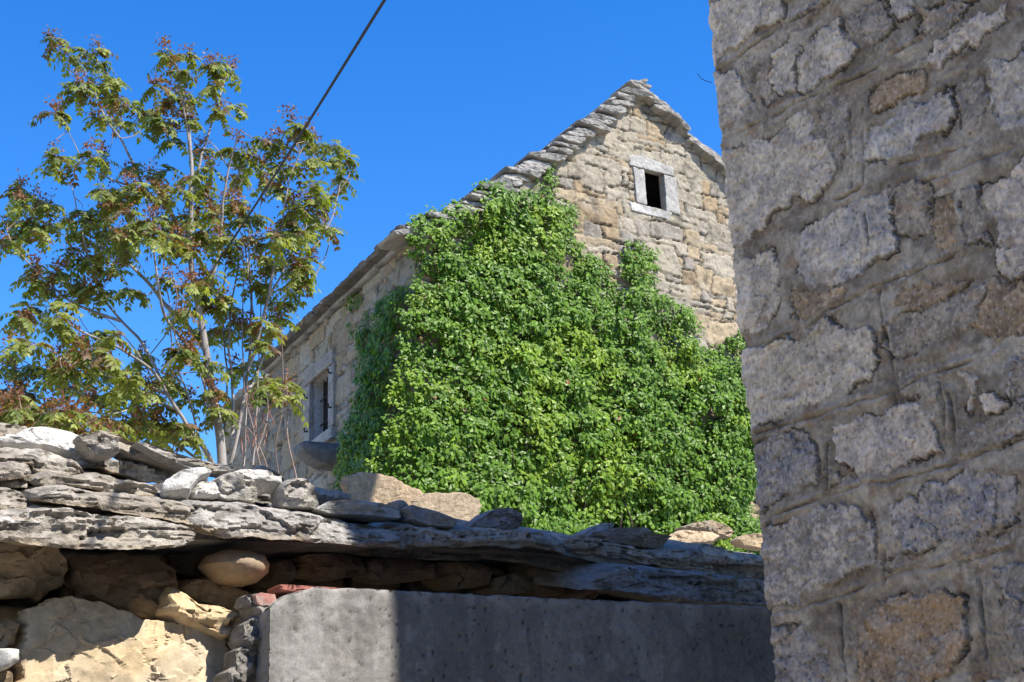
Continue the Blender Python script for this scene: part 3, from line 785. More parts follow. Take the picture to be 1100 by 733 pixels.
A, B = np.meshgrid(ga, gb, indexing='ij')
H, C = masonry(A, B, 21, hmin=.15, hmax=.29, wmin=.26, wmax=.60, relief=.014, tones=TONES_G, mortar=(.24,.215,.175), gap=.011, open_=.85)
W = HC + A[..., None] * G_U + H[..., None] * G_N; W[..., 2] = B
gwin = [g2(*p) for p in ((691, 181), (712, 187), (715, 227), (694, 221))]
gx0 = (gwin[0][0] + gwin[3][0]) / 2; gx1 = (gwin[1][0] + gwin[2][0]) / 2; gz1 = (gwin[0][1] + gwin[1][1]) / 2; gz0 = (gwin[2][1] + gwin[3][1]) / 2
print('gable window', gx0, gx1, gz0, gz1)
keep = (B < rake(A) + .01)
hole = (A > gx0) & (A < gx1) & (B > gz0) & (B < gz1)
def cut(F, keep):
    k = keep.reshape(-1); return F[k[F].all(1)]
def orient(F, V, n):
    q = F[len(F) // 2]
    return F[:, ::-1] if np.dot(np.cross(V[q[1]] - V[q[0]], V[q[2]] - V[q[0]]), n) < 0 else F
V_ = W.reshape(-1, 3); F_ = cut(grid_faces(len(ga), len(gb)), keep & ~hole)
mk('gable_wall', V_, orient(F_, V_, G_N), MAT['house'], house, C.reshape(-1, 3) * np.array((1.10, 1.03, .92)))

# long side wall, two heights (the far end is a lower annex)
s_end = s2(292, 380)[0]; s_far = s2(243, 440)[0]
zE = eaveL[1] + .02
sx = np.arange(0, s_far + .02, .02); sz = np.arange(GROUND_H - .3, zE, .02)
A, B = np.meshgrid(sx, sz, indexing='ij')
TONES_S = [((.30, .25, .175), 5), ((.31, .24, .15), 5), ((.23, .20, .16), 3), ((.34, .295, .22), 2)]
H, C = masonry(A, B, 33, hmin=.18, hmax=.34, wmin=.3, wmax=.8, relief=.025, tones=TONES_S, mortar=(.22,.185,.14), gap=.012, open_=.9)
W = HC + A[..., None] * S_U + H[..., None] * S_N; W[..., 2] = B
sw_ = [s2(*p) for p in ((336, 413), (356, 394), (357, 461), (337, 477))]
wx1 = (sw_[0][0] + sw_[3][0]) / 2; wx0 = (sw_[1][0] + sw_[2][0]) / 2; wz1 = (sw_[0][1] + sw_[1][1]) / 2; wz0 = (sw_[2][1] + sw_[3][1]) / 2
print('side window', wx0, wx1, wz0, wz1, 'ends', s_end, s_far, 'zE', zE)
zA = s2(268, 428)[1]
hole = (A > wx0) & (A < wx1) & (B > wz0) & (B < wz1)
keep = ~((A > s_end) & (B > zA))
V_ = W.reshape(-1, 3); F_ = cut(grid_faces(len(sx), len(sz)), keep & ~hole)
mk('side_wall', V_, orient(F_, V_, S_N), MAT['house'], house, C.reshape(-1, 3))
# remaining walls (hidden faces) so that the house is closed
HR = HC + G_U * GW
def wallquad(name, P, Ud, L, zt, n, seed):
    return plain_wall(name, P, Ud, L, n, GROUND_H - .3, zt, house, MAT['house'], seed, step=.12)
wallquad('side_wall', HR, S_U, s_end, eaveR_z, G_U, 41)
o = box('back_wall', HC + G_U * GW / 2 + S_U * s_end + UP * ((GROUND_H + zE) / 2), G_U * GW / 2, S_U * .2, UP * ((zE - GROUND_H) / 2), MAT['house'], house, 0, (.34, .31, .27))
V_ = np.array([HC + S_U * s_end + UP * zE, HR + S_U * s_end + UP * eaveR_z, HC + S_U * s_end + G_U * apex[0] + UP * apex[1]])
V_ = np.vstack([V_, V_ + S_U * .3])
mk('back_gable', V_, [np.array([[0, 1, 2], [5, 4, 3]]), np.array([[0, 3, 4, 1], [1, 4, 5, 2], [2, 5, 3, 0]])], MAT['house'], house, np.tile((.34, .31, .27), (6, 1)), smooth=False)
# annex
o = box('annex_wall', HC + G_U * 1.6 + S_U * s_far + UP * ((GROUND_H + zA) / 2), G_U * 1.6, S_U * .1, UP * ((zA - GROUND_H) / 2), MAT['house'], house, 0, (.34, .31, .27))

# roof: two thick pitches of laid stone, rough along the courses
def pitch_sheet(name, za, zb, a0, a1, L0, L1, seed):
    n1 = int(abs(a1 - a0) / .05) + 2; n2 = int((L1 - L0) / .06) + 2
    aa = np.linspace(a0, a1, n1); ll = np.linspace(L0, L1, n2)
    A, Lg = np.meshgrid(aa, ll, indexing='ij')
    if za is None: z = rake(A)
    else: z = za + (zb - za) * (A - a0) / (a1 - a0)
    Vs = []
    crs = np.abs(A - a0) / .22 + .3 * fbm(A * 2, Lg * 2, 0 * A, 2)
    lift = .05 * (1 - (crs - np.floor(crs))) + .03 * fbm(A * 5, Lg * 5, 0 * A + seed, 3)
    top = HC + A[..., None] * G_U + Lg[..., None] * S_U; top[..., 2] = z + .07 + lift
    bot = HC + A[..., None] * G_U + Lg[..., None] * S_U; bot[..., 2] = z + .015
    V = np.vstack([top.reshape(-1, 3), bot.reshape(-1, 3)]); nn = n1 * n2
    f = grid_faces(n1, n2); 
    f = orient(f, V, UP)
    i = np.arange(n1 - 1); j = np.arange(n2 - 1)
    sides = [np.stack([i * n2, (i + 1) * n2, nn + (i + 1) * n2, nn + i * n2], -1),
             np.stack([i * n2 + n2 - 1, (i + 1) * n2 + n2 - 1, nn + (i + 1) * n2 + n2 - 1, nn + i * n2 + n2 - 1], -1),
             np.stack([j, j + 1, nn + j + 1, nn + j], -1), np.stack([(n1 - 1) * n2 + j, (n1 - 1) * n2 + j + 1, nn + (n1 - 1) * n2 + j + 1, nn + (n1 - 1) * n2 + j], -1)]
    col = stone_colour(V, (.33, .32, .30), (.24, .23, .22), seed, .5, 2.0, (.10, .095, .09))
    return mk(name, V, [np.vstack([f, f[:, ::-1] + nn] + sides)], MAT['roofslab'], house, col)
pitch_sheet('roof', None, None, -.10, apex[0], -.02, s_end + .1, 3)
pitch_sheet('roof', None, None, apex[0], GW + .1, -.02, s_end + .1, 4)
pitch_sheet('roof', zA, zA + 1.2, -.1, 1.9, s_end + .31, s_far + .1, 5)

# verge slabs, laid one over another up the two rakes
rs = np.random.RandomState(11)
def verge_slab(a, z, L, th, dep, seed, tilt=0.0, base=(.33, .31, .275), alt=(.22, .205, .185), off=.06):
    c = HC + G_U * a + UP * z
    pts = []
    for t in np.linspace(0, 6.283, 14, endpoint=False):
        ca, sa = math.cos(t), math.sin(t)
        x = math.copysign(abs(ca)**.6, ca) * L / 2; y = math.copysign(abs(sa)**.75, sa) * th / 2 * (1 + .25 * rs.normal())
        pts.append(c + G_U * (x * math.cos(tilt) - y * math.sin(tilt)) + UP * (x * math.sin(tilt) + y * math.cos(tilt)) + G_N * off)
    return rock('roof_slab', pts, G_N, .06, dep, MAT['roofslab'], house, seed, base, alt, p=5, res=.014, rough=.012, facets=3, dark=(.13, .125, .12), sc=3.0)
nL = 33
for i in range(nL):
    t = (i + .5) / nL
    a = -.10 + (apex[0] + .05) * t
    z = float(rake(np.array(max(a, 0)))) + .03 + rs.uniform(-.015, .02)
    verge_slab(a - .02 + rs.uniform(-.04, .04), z, rs.uniform(.34, .58), rs.uniform(.05, .095), .5, 100 + i, tilt=rs.uniform(-.04, .14), off=rs.uniform(.02, .12))
    if i % 3 == 0:
        verge_slab(a - .10, z + .07, rs.uniform(.28, .42), rs.uniform(.035, .05), .5, 150 + i, tilt=rs.uniform(.2, .6), off=rs.uniform(-.02, .03), base=(.31, .30, .29))
nR = 20
for i in range(nR):
    t = (i + .5) / nR
    a = apex[0] - .05 + (GW - apex[0] + .1) * t
    z = float(rake(np.array(a))) + .03 + rs.uniform(-.015, .02)
    verge_slab(a + .03, z, rs.uniform(.36, .60), rs.uniform(.05, .10), .5, 200 + i, tilt=-rs.uniform(.25, .62), off=rs.uniform(.03, .16), base=(.30, .275, .24))
# ridge stones
verge_slab(apex[0], apex[1] + .09, .42, .07, .5, 260, .08, off=.08)
verge_slab(apex[0] + .04, apex[1] + .15, .26, .06, .4, 261, .45, off=.04)
# eave slabs along the side wall
n_e = 15
for i in range(n_e):
    l = -.05 + (s_end + .2) * (i + .5) / n_e
    L = (s_end + .3) / n_e * rs.uniform(1.0, 1.25)
    for lay in range(2):
        c = HC + S_U * (l + rs.uniform(-.05, .05)) + UP * (zE + .06 + .10 * lay + rs.uniform(-.015, .02)) + S_N * (.19 - .10 * lay)
        th = rs.uniform(.07, .10) if lay == 0 else rs.uniform(.05, .08)
        pts = []
        for t in np.linspace(0, 6.283, 14, endpoint=False):
            ca, sa = math.cos(t), math.sin(t)
            pts.append(c + S_U * math.copysign(abs(ca)**.5, ca) * L / 2 + UP * math.copysign(abs(sa)**.7, sa) * th / 2)
        rock('roof_slab', pts, S_N, .08, .45, MAT['roofslab'], house, 300 + i + 40 * lay, (.17, .15, .13), (.11, .10, .09), p=2.5, res=.02, rough=.02, facets=4, dark=(.1, .095, .09), sc=3.0)
for i in range(4):
    l = s_end + .3 + (s_far - s_end) * (i + .5) / 4
    c = HC + S_U * l + UP * (zA + .05) + S_N * .15
    pts = [c + S_U * math.copysign(abs(math.cos(t))**.5, math.cos(t)) * .35 + UP * math.sin(t) * .06 for t in np.linspace(0, 6.283, 12, endpoint=False)]
    rock('roof_slab', pts, S_N, .06, .45, MAT['roofslab'], house, 400 + i, (.33, .31, .28), (.22, .21, .20), res=.02, rough=.02, facets=3, sc=3.0)

# dressed window surrounds
def dressed(name, P, parent, corners, n, T, Tb, seed, base=(.37, .355, .325), alt=(.29, .275, .25), rough=.008):
    return rock(name, corners, n, T, Tb, MAT['house'], parent, seed, base, alt, p=9, res=.012, rough=rough, facets=0, sc=4.0)
def dense(c):  # keep corners square when resampled
    return c
gw = mk('window', *[(lambda V: (V))(np.array([HC + G_U * a + UP * z - G_N * d for d in (0.01, .09) for a, z in ((gx0, gz0), (gx1, gz0), (gx1, gz1), (gx0, gz1))]))],
        [np.array([[0, 1, 5, 4], [1, 2, 6, 5], [2, 3, 7, 6], [3, 0, 4, 7]])], MAT['house'], house, np.tile((.36, .31, .24), (8, 1)), smooth=False)
D_ = lambda pts, off=.0: [gp(x, y, off) for x, y in pts]
dressed('lintel', None, gw, D_([(674,167),(690,168),(723,181),(724,190),(711,187),(691,182),(676,178)]), G_N, .025, .07, 501)
dressed('jamb', None, gw, D_([(679,180),(691,183),(694,221),(683,218)]), G_N, .03, .07, 502)
dressed('jamb', None, gw, D_([(712,188),(725,191),(730,232),(715,228)]), G_N, .03, .05, 503)
dressed('sill', None, gw, D_([(675,217),(694,222),(721,229),(720,237),(690,230),(677,226)]), G_N, .025, .07, 504, (.46,.44,.41))

sw = mk('window', np.array([HC + S_U * a + UP * z - S_N * d for d in (0.01, .17) for a, z in ((wx0, wz0), (wx1, wz0), (wx1, wz1), (wx0, wz1))]),
        [np.array([[0, 1, 5, 4], [1, 2, 6, 5], [2, 3, 7, 6], [3, 0, 4, 7]])], MAT['house'], house, np.tile((.44, .42, .39), (8, 1)), smooth=False)
def sq(a0, a1, z0, z1, off=.02):
    return [HC + S_U * a + UP * z + S_N * off for a, z in ((a0, z0), ((a0 + a1) / 2, z0), (a1, z0), (a1, (z0 + z1) / 2), (a1, z1), ((a0 + a1) / 2, z1), (a0, z1), (a0, (z0 + z1) / 2))]
jw = .20
dressed('jamb', None, sw, sq(wx1 + .005, wx1 + jw * 1.3, wz0 - .02, wz1), S_N, .04, .12, 511, (.33,.31,.28), (.26,.235,.20))
dressed('jamb', None, sw, sq(wx0 - jw, wx0 - .005, wz0 + .02, wz1), S_N, .04, .2, 512, (.33,.31,.28), (.26,.235,.20))
dressed('lintel', None, sw, sq(wx0 - jw * .9, wx1 + jw * 1.2, wz1 + .005, wz1 + .20), S_N, .045, .2, 513, (.32,.285,.24), (.25,.22,.18))
dressed('sill', None, sw, sq(wx0 - jw, wx1 + jw * .9, wz0 - .16, wz0 - .005), S_N, .07, .2, 514, (.38,.36,.33), (.32,.30,.28))
# iron shutter inside the opening, with bars
box('shutter', HC + S_U * (wx0 + (wx1 - wx0) * .5) + UP * ((wz0 + wz1) / 2) - S_N * .155, S_U * (wx1 - wx0) * .5, S_N * .012, UP * (wz1 - wz0) * .5, MAT['dark'], sw)
Vt, Ft = tube([[HC + S_U * (wx0 + (wx1 - wx0) * f) + UP * wz0 - S_N * .10, HC + S_U * (wx0 + (wx1 - wx0) * f) + UP * wz1 - S_N * .10] for f in (.2, .4, .6, .8)] +
              [[HC + S_U * wx0 + UP * lerp(wz0, wz1, f) - S_N * .10, HC + S_U * wx1 + UP * lerp(wz0, wz1, f) - S_N * .10] for f in (.3, .7)], [.011] * 6, 6)
mk('iron_bars', Vt, Ft, MAT['iron'], sw)
for (x, y) in ((331, 428), (331, 464), (357, 401), (357, 438)):   # shutter pins
    P = sp_(x, y, .05)
    Vt, Ft = tube([[P - S_N * .08, P + S_N * .05, P + S_N * .06 + UP * .05]], [.013], 6)
    mk('shutter_pin', Vt, Ft, MAT['iron'], sw)
# stone spout shelf below the window
c0 = sp_(362, 480); sa = (c0 - HC) @ S_U; sz0 = c0[2]
prof = [(-.15, .0), (.50, .0), (.54, -.03), (.52, -.12), (.38, -.22), (.25, -.285), (-.15, -.30)]
prof = resample(np.array(prof), 60)
lay = []
for k, w in enumerate(np.linspace(-.17, .17, 14)):
    s_ = 1 - .05 * (abs(w) / .17)**6
    lay.append([HC + S_U * (sa + w) + S_N * (x * s_) + UP * (sz0 + .0 + (y + .12) * s_ - .12) for x, y in prof])
lay = np.array(lay); V_ = lay.reshape(-1, 3) ; V_ = V_ + .006 * fbm(V_[:, 0] * 14, V_[:, 1] * 14, V_[:, 2] * 14, 4)[:, None] * S_N
V_ = np.vstack([V_, lay[0].mean(0), lay[-1].mean(0)]); m_ = len(prof); j = np.arange(m_); j2 = (j + 1) % m_
mk('stone_spout', V_, [grid_faces(14, m_, True), np.vstack([np.stack([j, j2, np.full(m_, 14 * m_)], -1), np.stack([13 * m_ + j2, 13 * m_ + j, np.full(m_, 14 * m_ + 1)], -1)])],
   MAT['house'], house, stone_colour(V_, (.19, .185, .18), (.14, .14, .14), 5, .5, 5))
# protruding beam end at the annex
P = sp_(303, 433, 0); 
box('beam', P + S_N * .12, S_N * .30, S_U * .05, UP * .055, MAT['wood'], house, .006)
# ------------------------------------------------------------ low shed in front: rubble wall under a heap of split stone slabs
def swp(back): return SW_P - SW_N * back
shed = empty('stone_shed', SW_P - SW_N * .5, 'low dry stone shed with a heavy edge of stacked grey roof slabs over yellow boulders', 'shed')
def shed_z(u, pxs):   # height of a traced line at distance u along the slab edge
    Q = np.array([hit(x, y, SW_P, SW_N) for x, y in pxs]); uu = (Q - SW_P) @ SW_U
    return np.interp(u, uu, Q[:, 2])
# back-up wall
ua = np.arange(-1.6, 3.9, .012); zb = np.arange(-.1, 3.2, .012)
A, B = np.meshgrid(ua, zb, indexing='ij')
ztop = shed_z(A, [(0, 590), (220, 585), (420, 592), (620, 600), (820, 610)])
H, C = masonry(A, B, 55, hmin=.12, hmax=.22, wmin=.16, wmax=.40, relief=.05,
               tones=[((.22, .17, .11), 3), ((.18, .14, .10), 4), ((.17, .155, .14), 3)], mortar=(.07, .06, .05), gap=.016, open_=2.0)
W = swp(.50) + A[..., None] * SW_U + H[..., None] * SW_N; W[..., 2] = B
V_ = W.reshape(-1, 3); F_ = cut(grid_faces(len(ua), len(zb)), B < ztop + .03)
mk('rubble_wall', V_, orient(F_, V_, SW_N), MAT['boulder'], shed, C.reshape(-1, 3))
# roof body behind the edge slabs
nA, nB = 220, 90
aa = np.linspace(-1.6, 3.9, nA); bb = np.linspace(.10, 2.5, nB)
A, Bk = np.meshgrid(aa, bb, indexing='ij')
zt = shed_z(A, [(0, 535), (220, 548), (420, 562), (620, 586), (820, 600)])
z = zt + Bk * math.tan(math.radians(9)) + .03 * fbm(A * 3, Bk * 3, 0 * A, 4) + .02 * (((Bk * 4 + fbm(A * 2, Bk * 2, 0 * A, 2)) % 1) - .5)
z = np.minimum(z, zt + .16)
T_ = SW_P + A[..., None] * SW_U - Bk[..., None] * SW_N; T_[..., 2] = z
Bt = T_.copy(); Bt[..., 2] = shed_z(A, [(0, 575), (220, 580), (420, 585), (620, 596), (820, 640)]) + .02
V_ = np.vstack([T_.reshape(-1, 3), Bt.reshape(-1, 3)]); nn = nA * nB
f = orient(grid_faces(nA, nB), V_, UP)
i = np.arange(nA - 1); j = np.arange(nB - 1)
S1 = np.stack([i * nB, (i + 1) * nB, nn + (i + 1) * nB, nn + i * nB], -1); S2 = S1 + nB - 1
S3 = np.stack([j, j + 1, nn + j + 1, nn + j], -1); S4 = S3 + (nA - 1) * nB
mk('roof', V_, [np.vstack([f, f[:, ::-1] + nn, S1, S2, S3, S4])], MAT['slab'], shed, stone_colour(V_, (.34, .33, .31), (.22, .21, .20), 9, .5, 5, (.12, .115, .11)))
box('back_wall', swp(2.4) + SW_U * 1.15 + UP * 1.2, SW_U * 2.7, SW_N * .15, UP * 1.25, MAT['house'], shed, 0, (.3, .28, .24))
box('side_wall', swp(1.3) - SW_U * 1.5 + UP * 1.15, SW_U * .1, SW_N * .95, UP * 1.15, MAT['house'], shed, 0, (.3, .28, .24))
box('side_wall', swp(1.3) + SW_U * 3.75 + UP * 1.15, SW_U * .1, SW_N * .95, UP * 1.15, MAT['house'], shed, 0, (.3, .28, .24))

G1, G2, DKL = (.46, .425, .37), (.31, .275, .23), (.15, .135, .115)
WH1, WH2 = (.60, .58, .55), (.46, .44, .41)
TN1, TN2 = (.52, .39, .25), (.40, .31, .21)
UND = (.33, .26, .18)  # warm reflected light painted into the slab undersides
SL = [ # top line, bottom line, back, depth, base, alt, seed, strata, under
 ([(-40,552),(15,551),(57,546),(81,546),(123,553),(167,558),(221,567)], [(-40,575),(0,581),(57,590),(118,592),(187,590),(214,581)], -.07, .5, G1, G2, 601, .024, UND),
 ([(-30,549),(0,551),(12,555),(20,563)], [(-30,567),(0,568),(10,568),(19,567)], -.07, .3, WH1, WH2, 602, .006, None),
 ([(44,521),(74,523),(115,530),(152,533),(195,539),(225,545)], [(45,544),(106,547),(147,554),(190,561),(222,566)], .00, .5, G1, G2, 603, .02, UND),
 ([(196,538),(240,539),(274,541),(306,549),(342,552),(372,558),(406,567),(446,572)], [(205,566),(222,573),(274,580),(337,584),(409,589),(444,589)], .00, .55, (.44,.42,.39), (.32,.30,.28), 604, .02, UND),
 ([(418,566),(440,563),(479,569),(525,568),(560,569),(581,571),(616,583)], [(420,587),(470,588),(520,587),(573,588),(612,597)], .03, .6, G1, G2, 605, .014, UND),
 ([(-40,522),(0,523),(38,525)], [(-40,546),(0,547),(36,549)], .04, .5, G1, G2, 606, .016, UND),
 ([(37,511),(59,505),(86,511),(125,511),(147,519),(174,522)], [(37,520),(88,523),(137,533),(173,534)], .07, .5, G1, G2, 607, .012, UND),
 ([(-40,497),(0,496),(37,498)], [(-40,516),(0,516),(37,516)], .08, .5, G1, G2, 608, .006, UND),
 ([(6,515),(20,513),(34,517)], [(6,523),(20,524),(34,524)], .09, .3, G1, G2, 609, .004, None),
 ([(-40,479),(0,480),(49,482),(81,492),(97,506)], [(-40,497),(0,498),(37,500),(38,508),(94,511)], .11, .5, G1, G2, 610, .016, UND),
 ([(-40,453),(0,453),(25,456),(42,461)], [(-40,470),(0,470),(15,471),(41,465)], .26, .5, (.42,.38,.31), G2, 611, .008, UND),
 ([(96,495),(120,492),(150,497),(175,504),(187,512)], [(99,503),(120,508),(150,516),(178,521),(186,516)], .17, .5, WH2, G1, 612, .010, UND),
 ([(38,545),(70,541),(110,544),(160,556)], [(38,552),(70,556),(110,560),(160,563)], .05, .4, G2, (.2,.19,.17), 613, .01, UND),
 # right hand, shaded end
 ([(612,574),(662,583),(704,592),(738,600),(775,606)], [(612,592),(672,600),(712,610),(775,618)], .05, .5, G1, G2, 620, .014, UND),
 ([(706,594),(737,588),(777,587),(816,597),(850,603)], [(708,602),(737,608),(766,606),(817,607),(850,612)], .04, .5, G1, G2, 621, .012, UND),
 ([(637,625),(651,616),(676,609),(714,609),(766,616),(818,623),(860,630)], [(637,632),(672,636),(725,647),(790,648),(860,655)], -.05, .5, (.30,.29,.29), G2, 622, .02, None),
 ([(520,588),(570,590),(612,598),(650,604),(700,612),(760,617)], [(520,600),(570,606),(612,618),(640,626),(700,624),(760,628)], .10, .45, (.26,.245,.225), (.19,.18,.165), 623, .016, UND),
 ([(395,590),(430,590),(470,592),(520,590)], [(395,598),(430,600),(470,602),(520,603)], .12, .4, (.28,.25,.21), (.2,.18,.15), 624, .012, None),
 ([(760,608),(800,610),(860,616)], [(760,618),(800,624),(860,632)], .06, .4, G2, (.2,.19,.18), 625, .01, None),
]
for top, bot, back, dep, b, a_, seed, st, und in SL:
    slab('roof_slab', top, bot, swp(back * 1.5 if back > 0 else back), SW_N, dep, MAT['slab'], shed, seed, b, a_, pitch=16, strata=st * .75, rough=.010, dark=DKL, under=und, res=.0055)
for top, bot, seed in (([(205,516),(235,519),(268,522),(300,527)], [(205,540),(235,541),(268,542),(300,545)], 630), ([(340,541),(372,548),(410,552)], [(340,552),(372,558),(410,562)], 631),
                       ([(420,556),(470,561),(520,566)], [(420,566),(470,571),(520,573)], 632)):
    slab('roof_slab', top, bot, swp(.22), SW_N, .4, MAT['slab'], shed, seed, G2, (.2, .19, .17), pitch=11, strata=.01, dark=DKL)

# boulders of the wall
def boulder(pts, back, T, seed, base, alt, rough=.02, facets=5, p=2.6, tilt=(0, 0), strata=0, parent=None, res=.0065, dark=None, sc=5.0, fs=9.0):
    n = SW_N * 1.0 + UP * -.05
    return px_rock('boulder', pts, swp(back), n, T=T, Tb=.12, mat=MAT['boulder'], parent=parent or shed, seed=seed, base=base, alt=alt,
                   rough=rough, facets=facets, p=p, tilt=tilt, strata=strata, res=res, dark=dark, sc=sc, fscale=fs)
YE, YE2, BR, BR2 = (.52, .405, .25), (.48, .405, .30), (.36, .26, .16), (.27, .20, .13)
boulder([(12,720),(14,690),(22,655),(55,642),(90,644),(136,662),(169,670),(195,673),(236,688),(239,720),(237,760),(200,790),(60,800),(0,780)], .29, .12, 701, YE, YE2, rough=.015, facets=7, p=3.2, fs=4.5, res=.005)
boulder([(-40,590),(0,583),(49,585),(64,605),(68,630),(40,640),(10,642),(-40,650)], .36, .12, 702, (.27,.20,.13), (.34,.27,.17), rough=.02, p=3.5)
boulder([(74,604),(90,597),(136,594),(165,600),(180,618),(183,634),(176,652),(160,668),(140,664),(118,656),(92,640),(78,622)], .36, .12, 703, (.27,.195,.12), (.2,.15,.10), rough=.02, facets=5, p=3.5)
boulder([(170,660),(173,640),(180,630),(190,637),(204,650),(229,652),(247,662),(241,688),(232,690),(207,680),(185,673)], .27, .11, 704, YE, (.46,.35,.22), rough=.03, strata=.02, facets=3)
boulder([(184,632),(200,622),(237,626),(262,640),(264,655),(250,662),(235,655),(205,650),(192,642)], .36, .10, 705, (.27,.22,.15), BR2, rough=.018)
boulder([(217,606),(224,597),(240,592),(259,593),(274,598),(282,609),(281,618),(272,627),(251,631),(236,628),(225,620)], .28, .13, 706, (.40,.30,.19), (.30,.23,.16), rough=.006, facets=0, p=2.0)
boulder([(-10,672),(8,664),(17,670),(14,688),(0,700),(-14,700)], .30, .08, 707, (.33,.31,.28), BR2)
boulder([(-20,700),(0,697),(13,698),(14,712),(0,722),(-20,722)], .20, .10, 708, (.50,.49,.47), YE2, rough=.01)
boulder([(-20,724),(2,720),(12,724),(8,760),(-20,770)], .26, .1, 709, BR, BR2)
boulder([(239,668),(245,661),(253,662),(260,668),(262,680),(252,692),(241,690)], .26, .10, 710, (.48,.38,.22), YE)
for k, pts in enumerate(([(288,605),(300,600),(314,605),(316,622),(300,632),(288,625)], [(318,598),(350,594),(384,600),(388,618),(352,624),(322,618)], [(392,602),(430,600),(458,606),(460,622),(424,628),(394,622)],
                         [(466,606),(500,604),(520,612),(516,630),(486,634),(466,624)], [(524,622),(545,616),(562,622),(570,636),(540,640),(520,634)], [(556,606),(590,606),(606,620),(602,640),(575,640),(560,624)],
                         [(612,622),(634,628),(640,642),(620,648),(606,640)], [(182,596),(205,594),(218,602),(214,620),(196,622),(184,614)], [(66,640),(84,640),(92,646),(70,652),(58,650)])):
    boulder(pts, .43, .08, 720 + k, (.24, .18, .12) if k % 2 else (.20,.17,.14), (.16, .12, .09), rough=.018, facets=5, p=4)  # filler albedo lowered, so recess shade is partly in the colour

# ------------------------------------------------------------ loose stones lying on the slab edge: each a thing of its own
def loose(name, pts, back, T, seed, base, alt, label, cat='stone', group=None, nrm=None, Tb=.08, rough=.014, facets=4, p=4.5, strata=0, dark=None, res=.006, tilt=(0,0)):
    n = SW_N if nrm is None else np.array(nrm) / np.linalg.norm(nrm)
    cxy = np.mean(np.array(pts, float), axis=0); Pc_ = hit(cxy[0], cxy[1], swp(back), SW_N)      # the tilted plane passes through the stone's own place
    O = [hit(x, y, Pc_, n) for x, y in pts]
    o = rock(name, O, n, T, Tb, MAT['slab'], None, seed, base, alt, p=p, res=res, rough=rough, facets=facets, strata=strata, dark=dark, tilt=tilt)
    base_origin(o)
    return tag(o, label, cat, group)
UPN = SW_N * .72 + UP * .69
LG = 'loose stones lying on the shed roof edge'
loose('stone_slab', [(0,478),(0,472),(12,472),(27,466),(45,464),(61,465),(80,471),(92,478),(96,485),(86,493),(66,488),(49,484),(25,482),(-20,482),(-20,474)], .30, .03, 801, WH1, (.54,.53,.51), 'bright white slab with a smooth face near the left end of the roof edge', 'slab', LG, nrm=SW_N*.80+UP*.6, facets=1, rough=.012, res=.005, Tb=.02)
loose('rubble_stone', [(81,468),(90,466),(104,465),(118,473),(125,483),(121,492),(107,495),(98,493),(88,480)], .20, .07, 802, (.38,.36,.33), G2, 'rough knobbly grey stone just right of the bright white slab', 'stone', LG, rough=.034, facets=7, p=3)
loose('stone_slab', [(102,462),(113,463),(132,474),(152,482),(172,493),(204,505),(194,509),(165,500),(140,494),(122,483)], .26, .05, 803, (.36,.32,.26), G2, 'long narrow brown slab tilted down to the right beside the tree foot', 'slab', LG, rough=.012, strata=.01)
loose('stone_slab', [(143,477),(152,476),(166,482),(187,490),(212,497),(236,502),(228,507),(205,507),(186,499),(160,488)], .20, .05, 804, (.38,.36,.33), G2, 'long grey crusty slab tilted right, overlapping the brown one below the tree', 'slab', LG, rough=.012, strata=.01)
loose('stone_slab', [(196,493),(212,494),(228,499),(253,505),(246,510),(222,507),(204,501)], .34, .04, 805, WH2, G1, 'thin pale slab lying flat directly in front of the tree trunks', 'slab', LG, strata=.006)
loose('stone_slab', [(173,533),(175,522),(184,514),(194,508),(207,505),(222,503),(227,507),(215,514),(208,522),(203,532)], .12, .03, 806, (.55,.54,.52), (.42,.41,.40), 'pale grey slab propped up on edge like a wedge, lit by the sun', 'slab', LG, nrm=SW_N*.85+UP*.4-SW_U*.25, facets=2)
loose('rubble_stone', [(204,531),(207,522),(214,516),(226,517),(236,525),(236,537),(220,538),(205,537)], .14, .04, 807, WH1, WH2, 'small chalk white stone tucked behind the propped wedge slab', 'stone', LG)
loose('rubble_stone', [(228,516),(238,510),(252,509),(265,517),(275,529),(273,541),(256,542),(240,541),(230,534)], .14, .07, 808, (.48,.46,.42), (.30,.28,.25), 'rough whitish lump with a dark dent left of the square dark hollow', 'stone', LG, rough=.022)
loose('stone_slab', [(243,510),(258,508),(275,511),(303,518),(302,524),(288,523),(268,521),(250,516)], .16, .03, 809, WH1, WH2, 'thin white slab bridging the square dark hollow like a lid', 'slab', LG, nrm=SW_N*.8+UP*.6, facets=1, Tb=.04)
loose('stone_slab', [(268,505),(276,500),(290,507),(307,517),(300,521),(284,516),(273,513)], .42, .04, 810, G1, G2, 'narrow grey slab leaning behind the white lid stone', 'slab', LG)
loose('rubble_stone', [(299,526),(307,517),(318,514),(329,520),(337,534),(344,548),(322,550),(302,545)], .12, .08, 811, (.42,.39,.35), (.26,.245,.22), 'pitted grey block standing right of the square dark hollow', 'stone', LG, rough=.026, facets=6)
loose('stone_slab', [(326,524),(340,525),(360,527),(378,533),(374,539),(357,539),(345,543),(336,534)], .22, .04, 812, (.44,.41,.36), G1, 'small tan flake of slab leaning against the pitted grey block', 'slab', LG)
loose('stone_slab', [(342,547),(352,539),(372,537),(411,543),(428,550),(428,558),(411,558),(380,555),(352,552)], .08, .05, 813, (.46,.45,.42), G1, 'flat pale slab with a broken front below the left leaning tan slab', 'slab', LG, strata=.01)
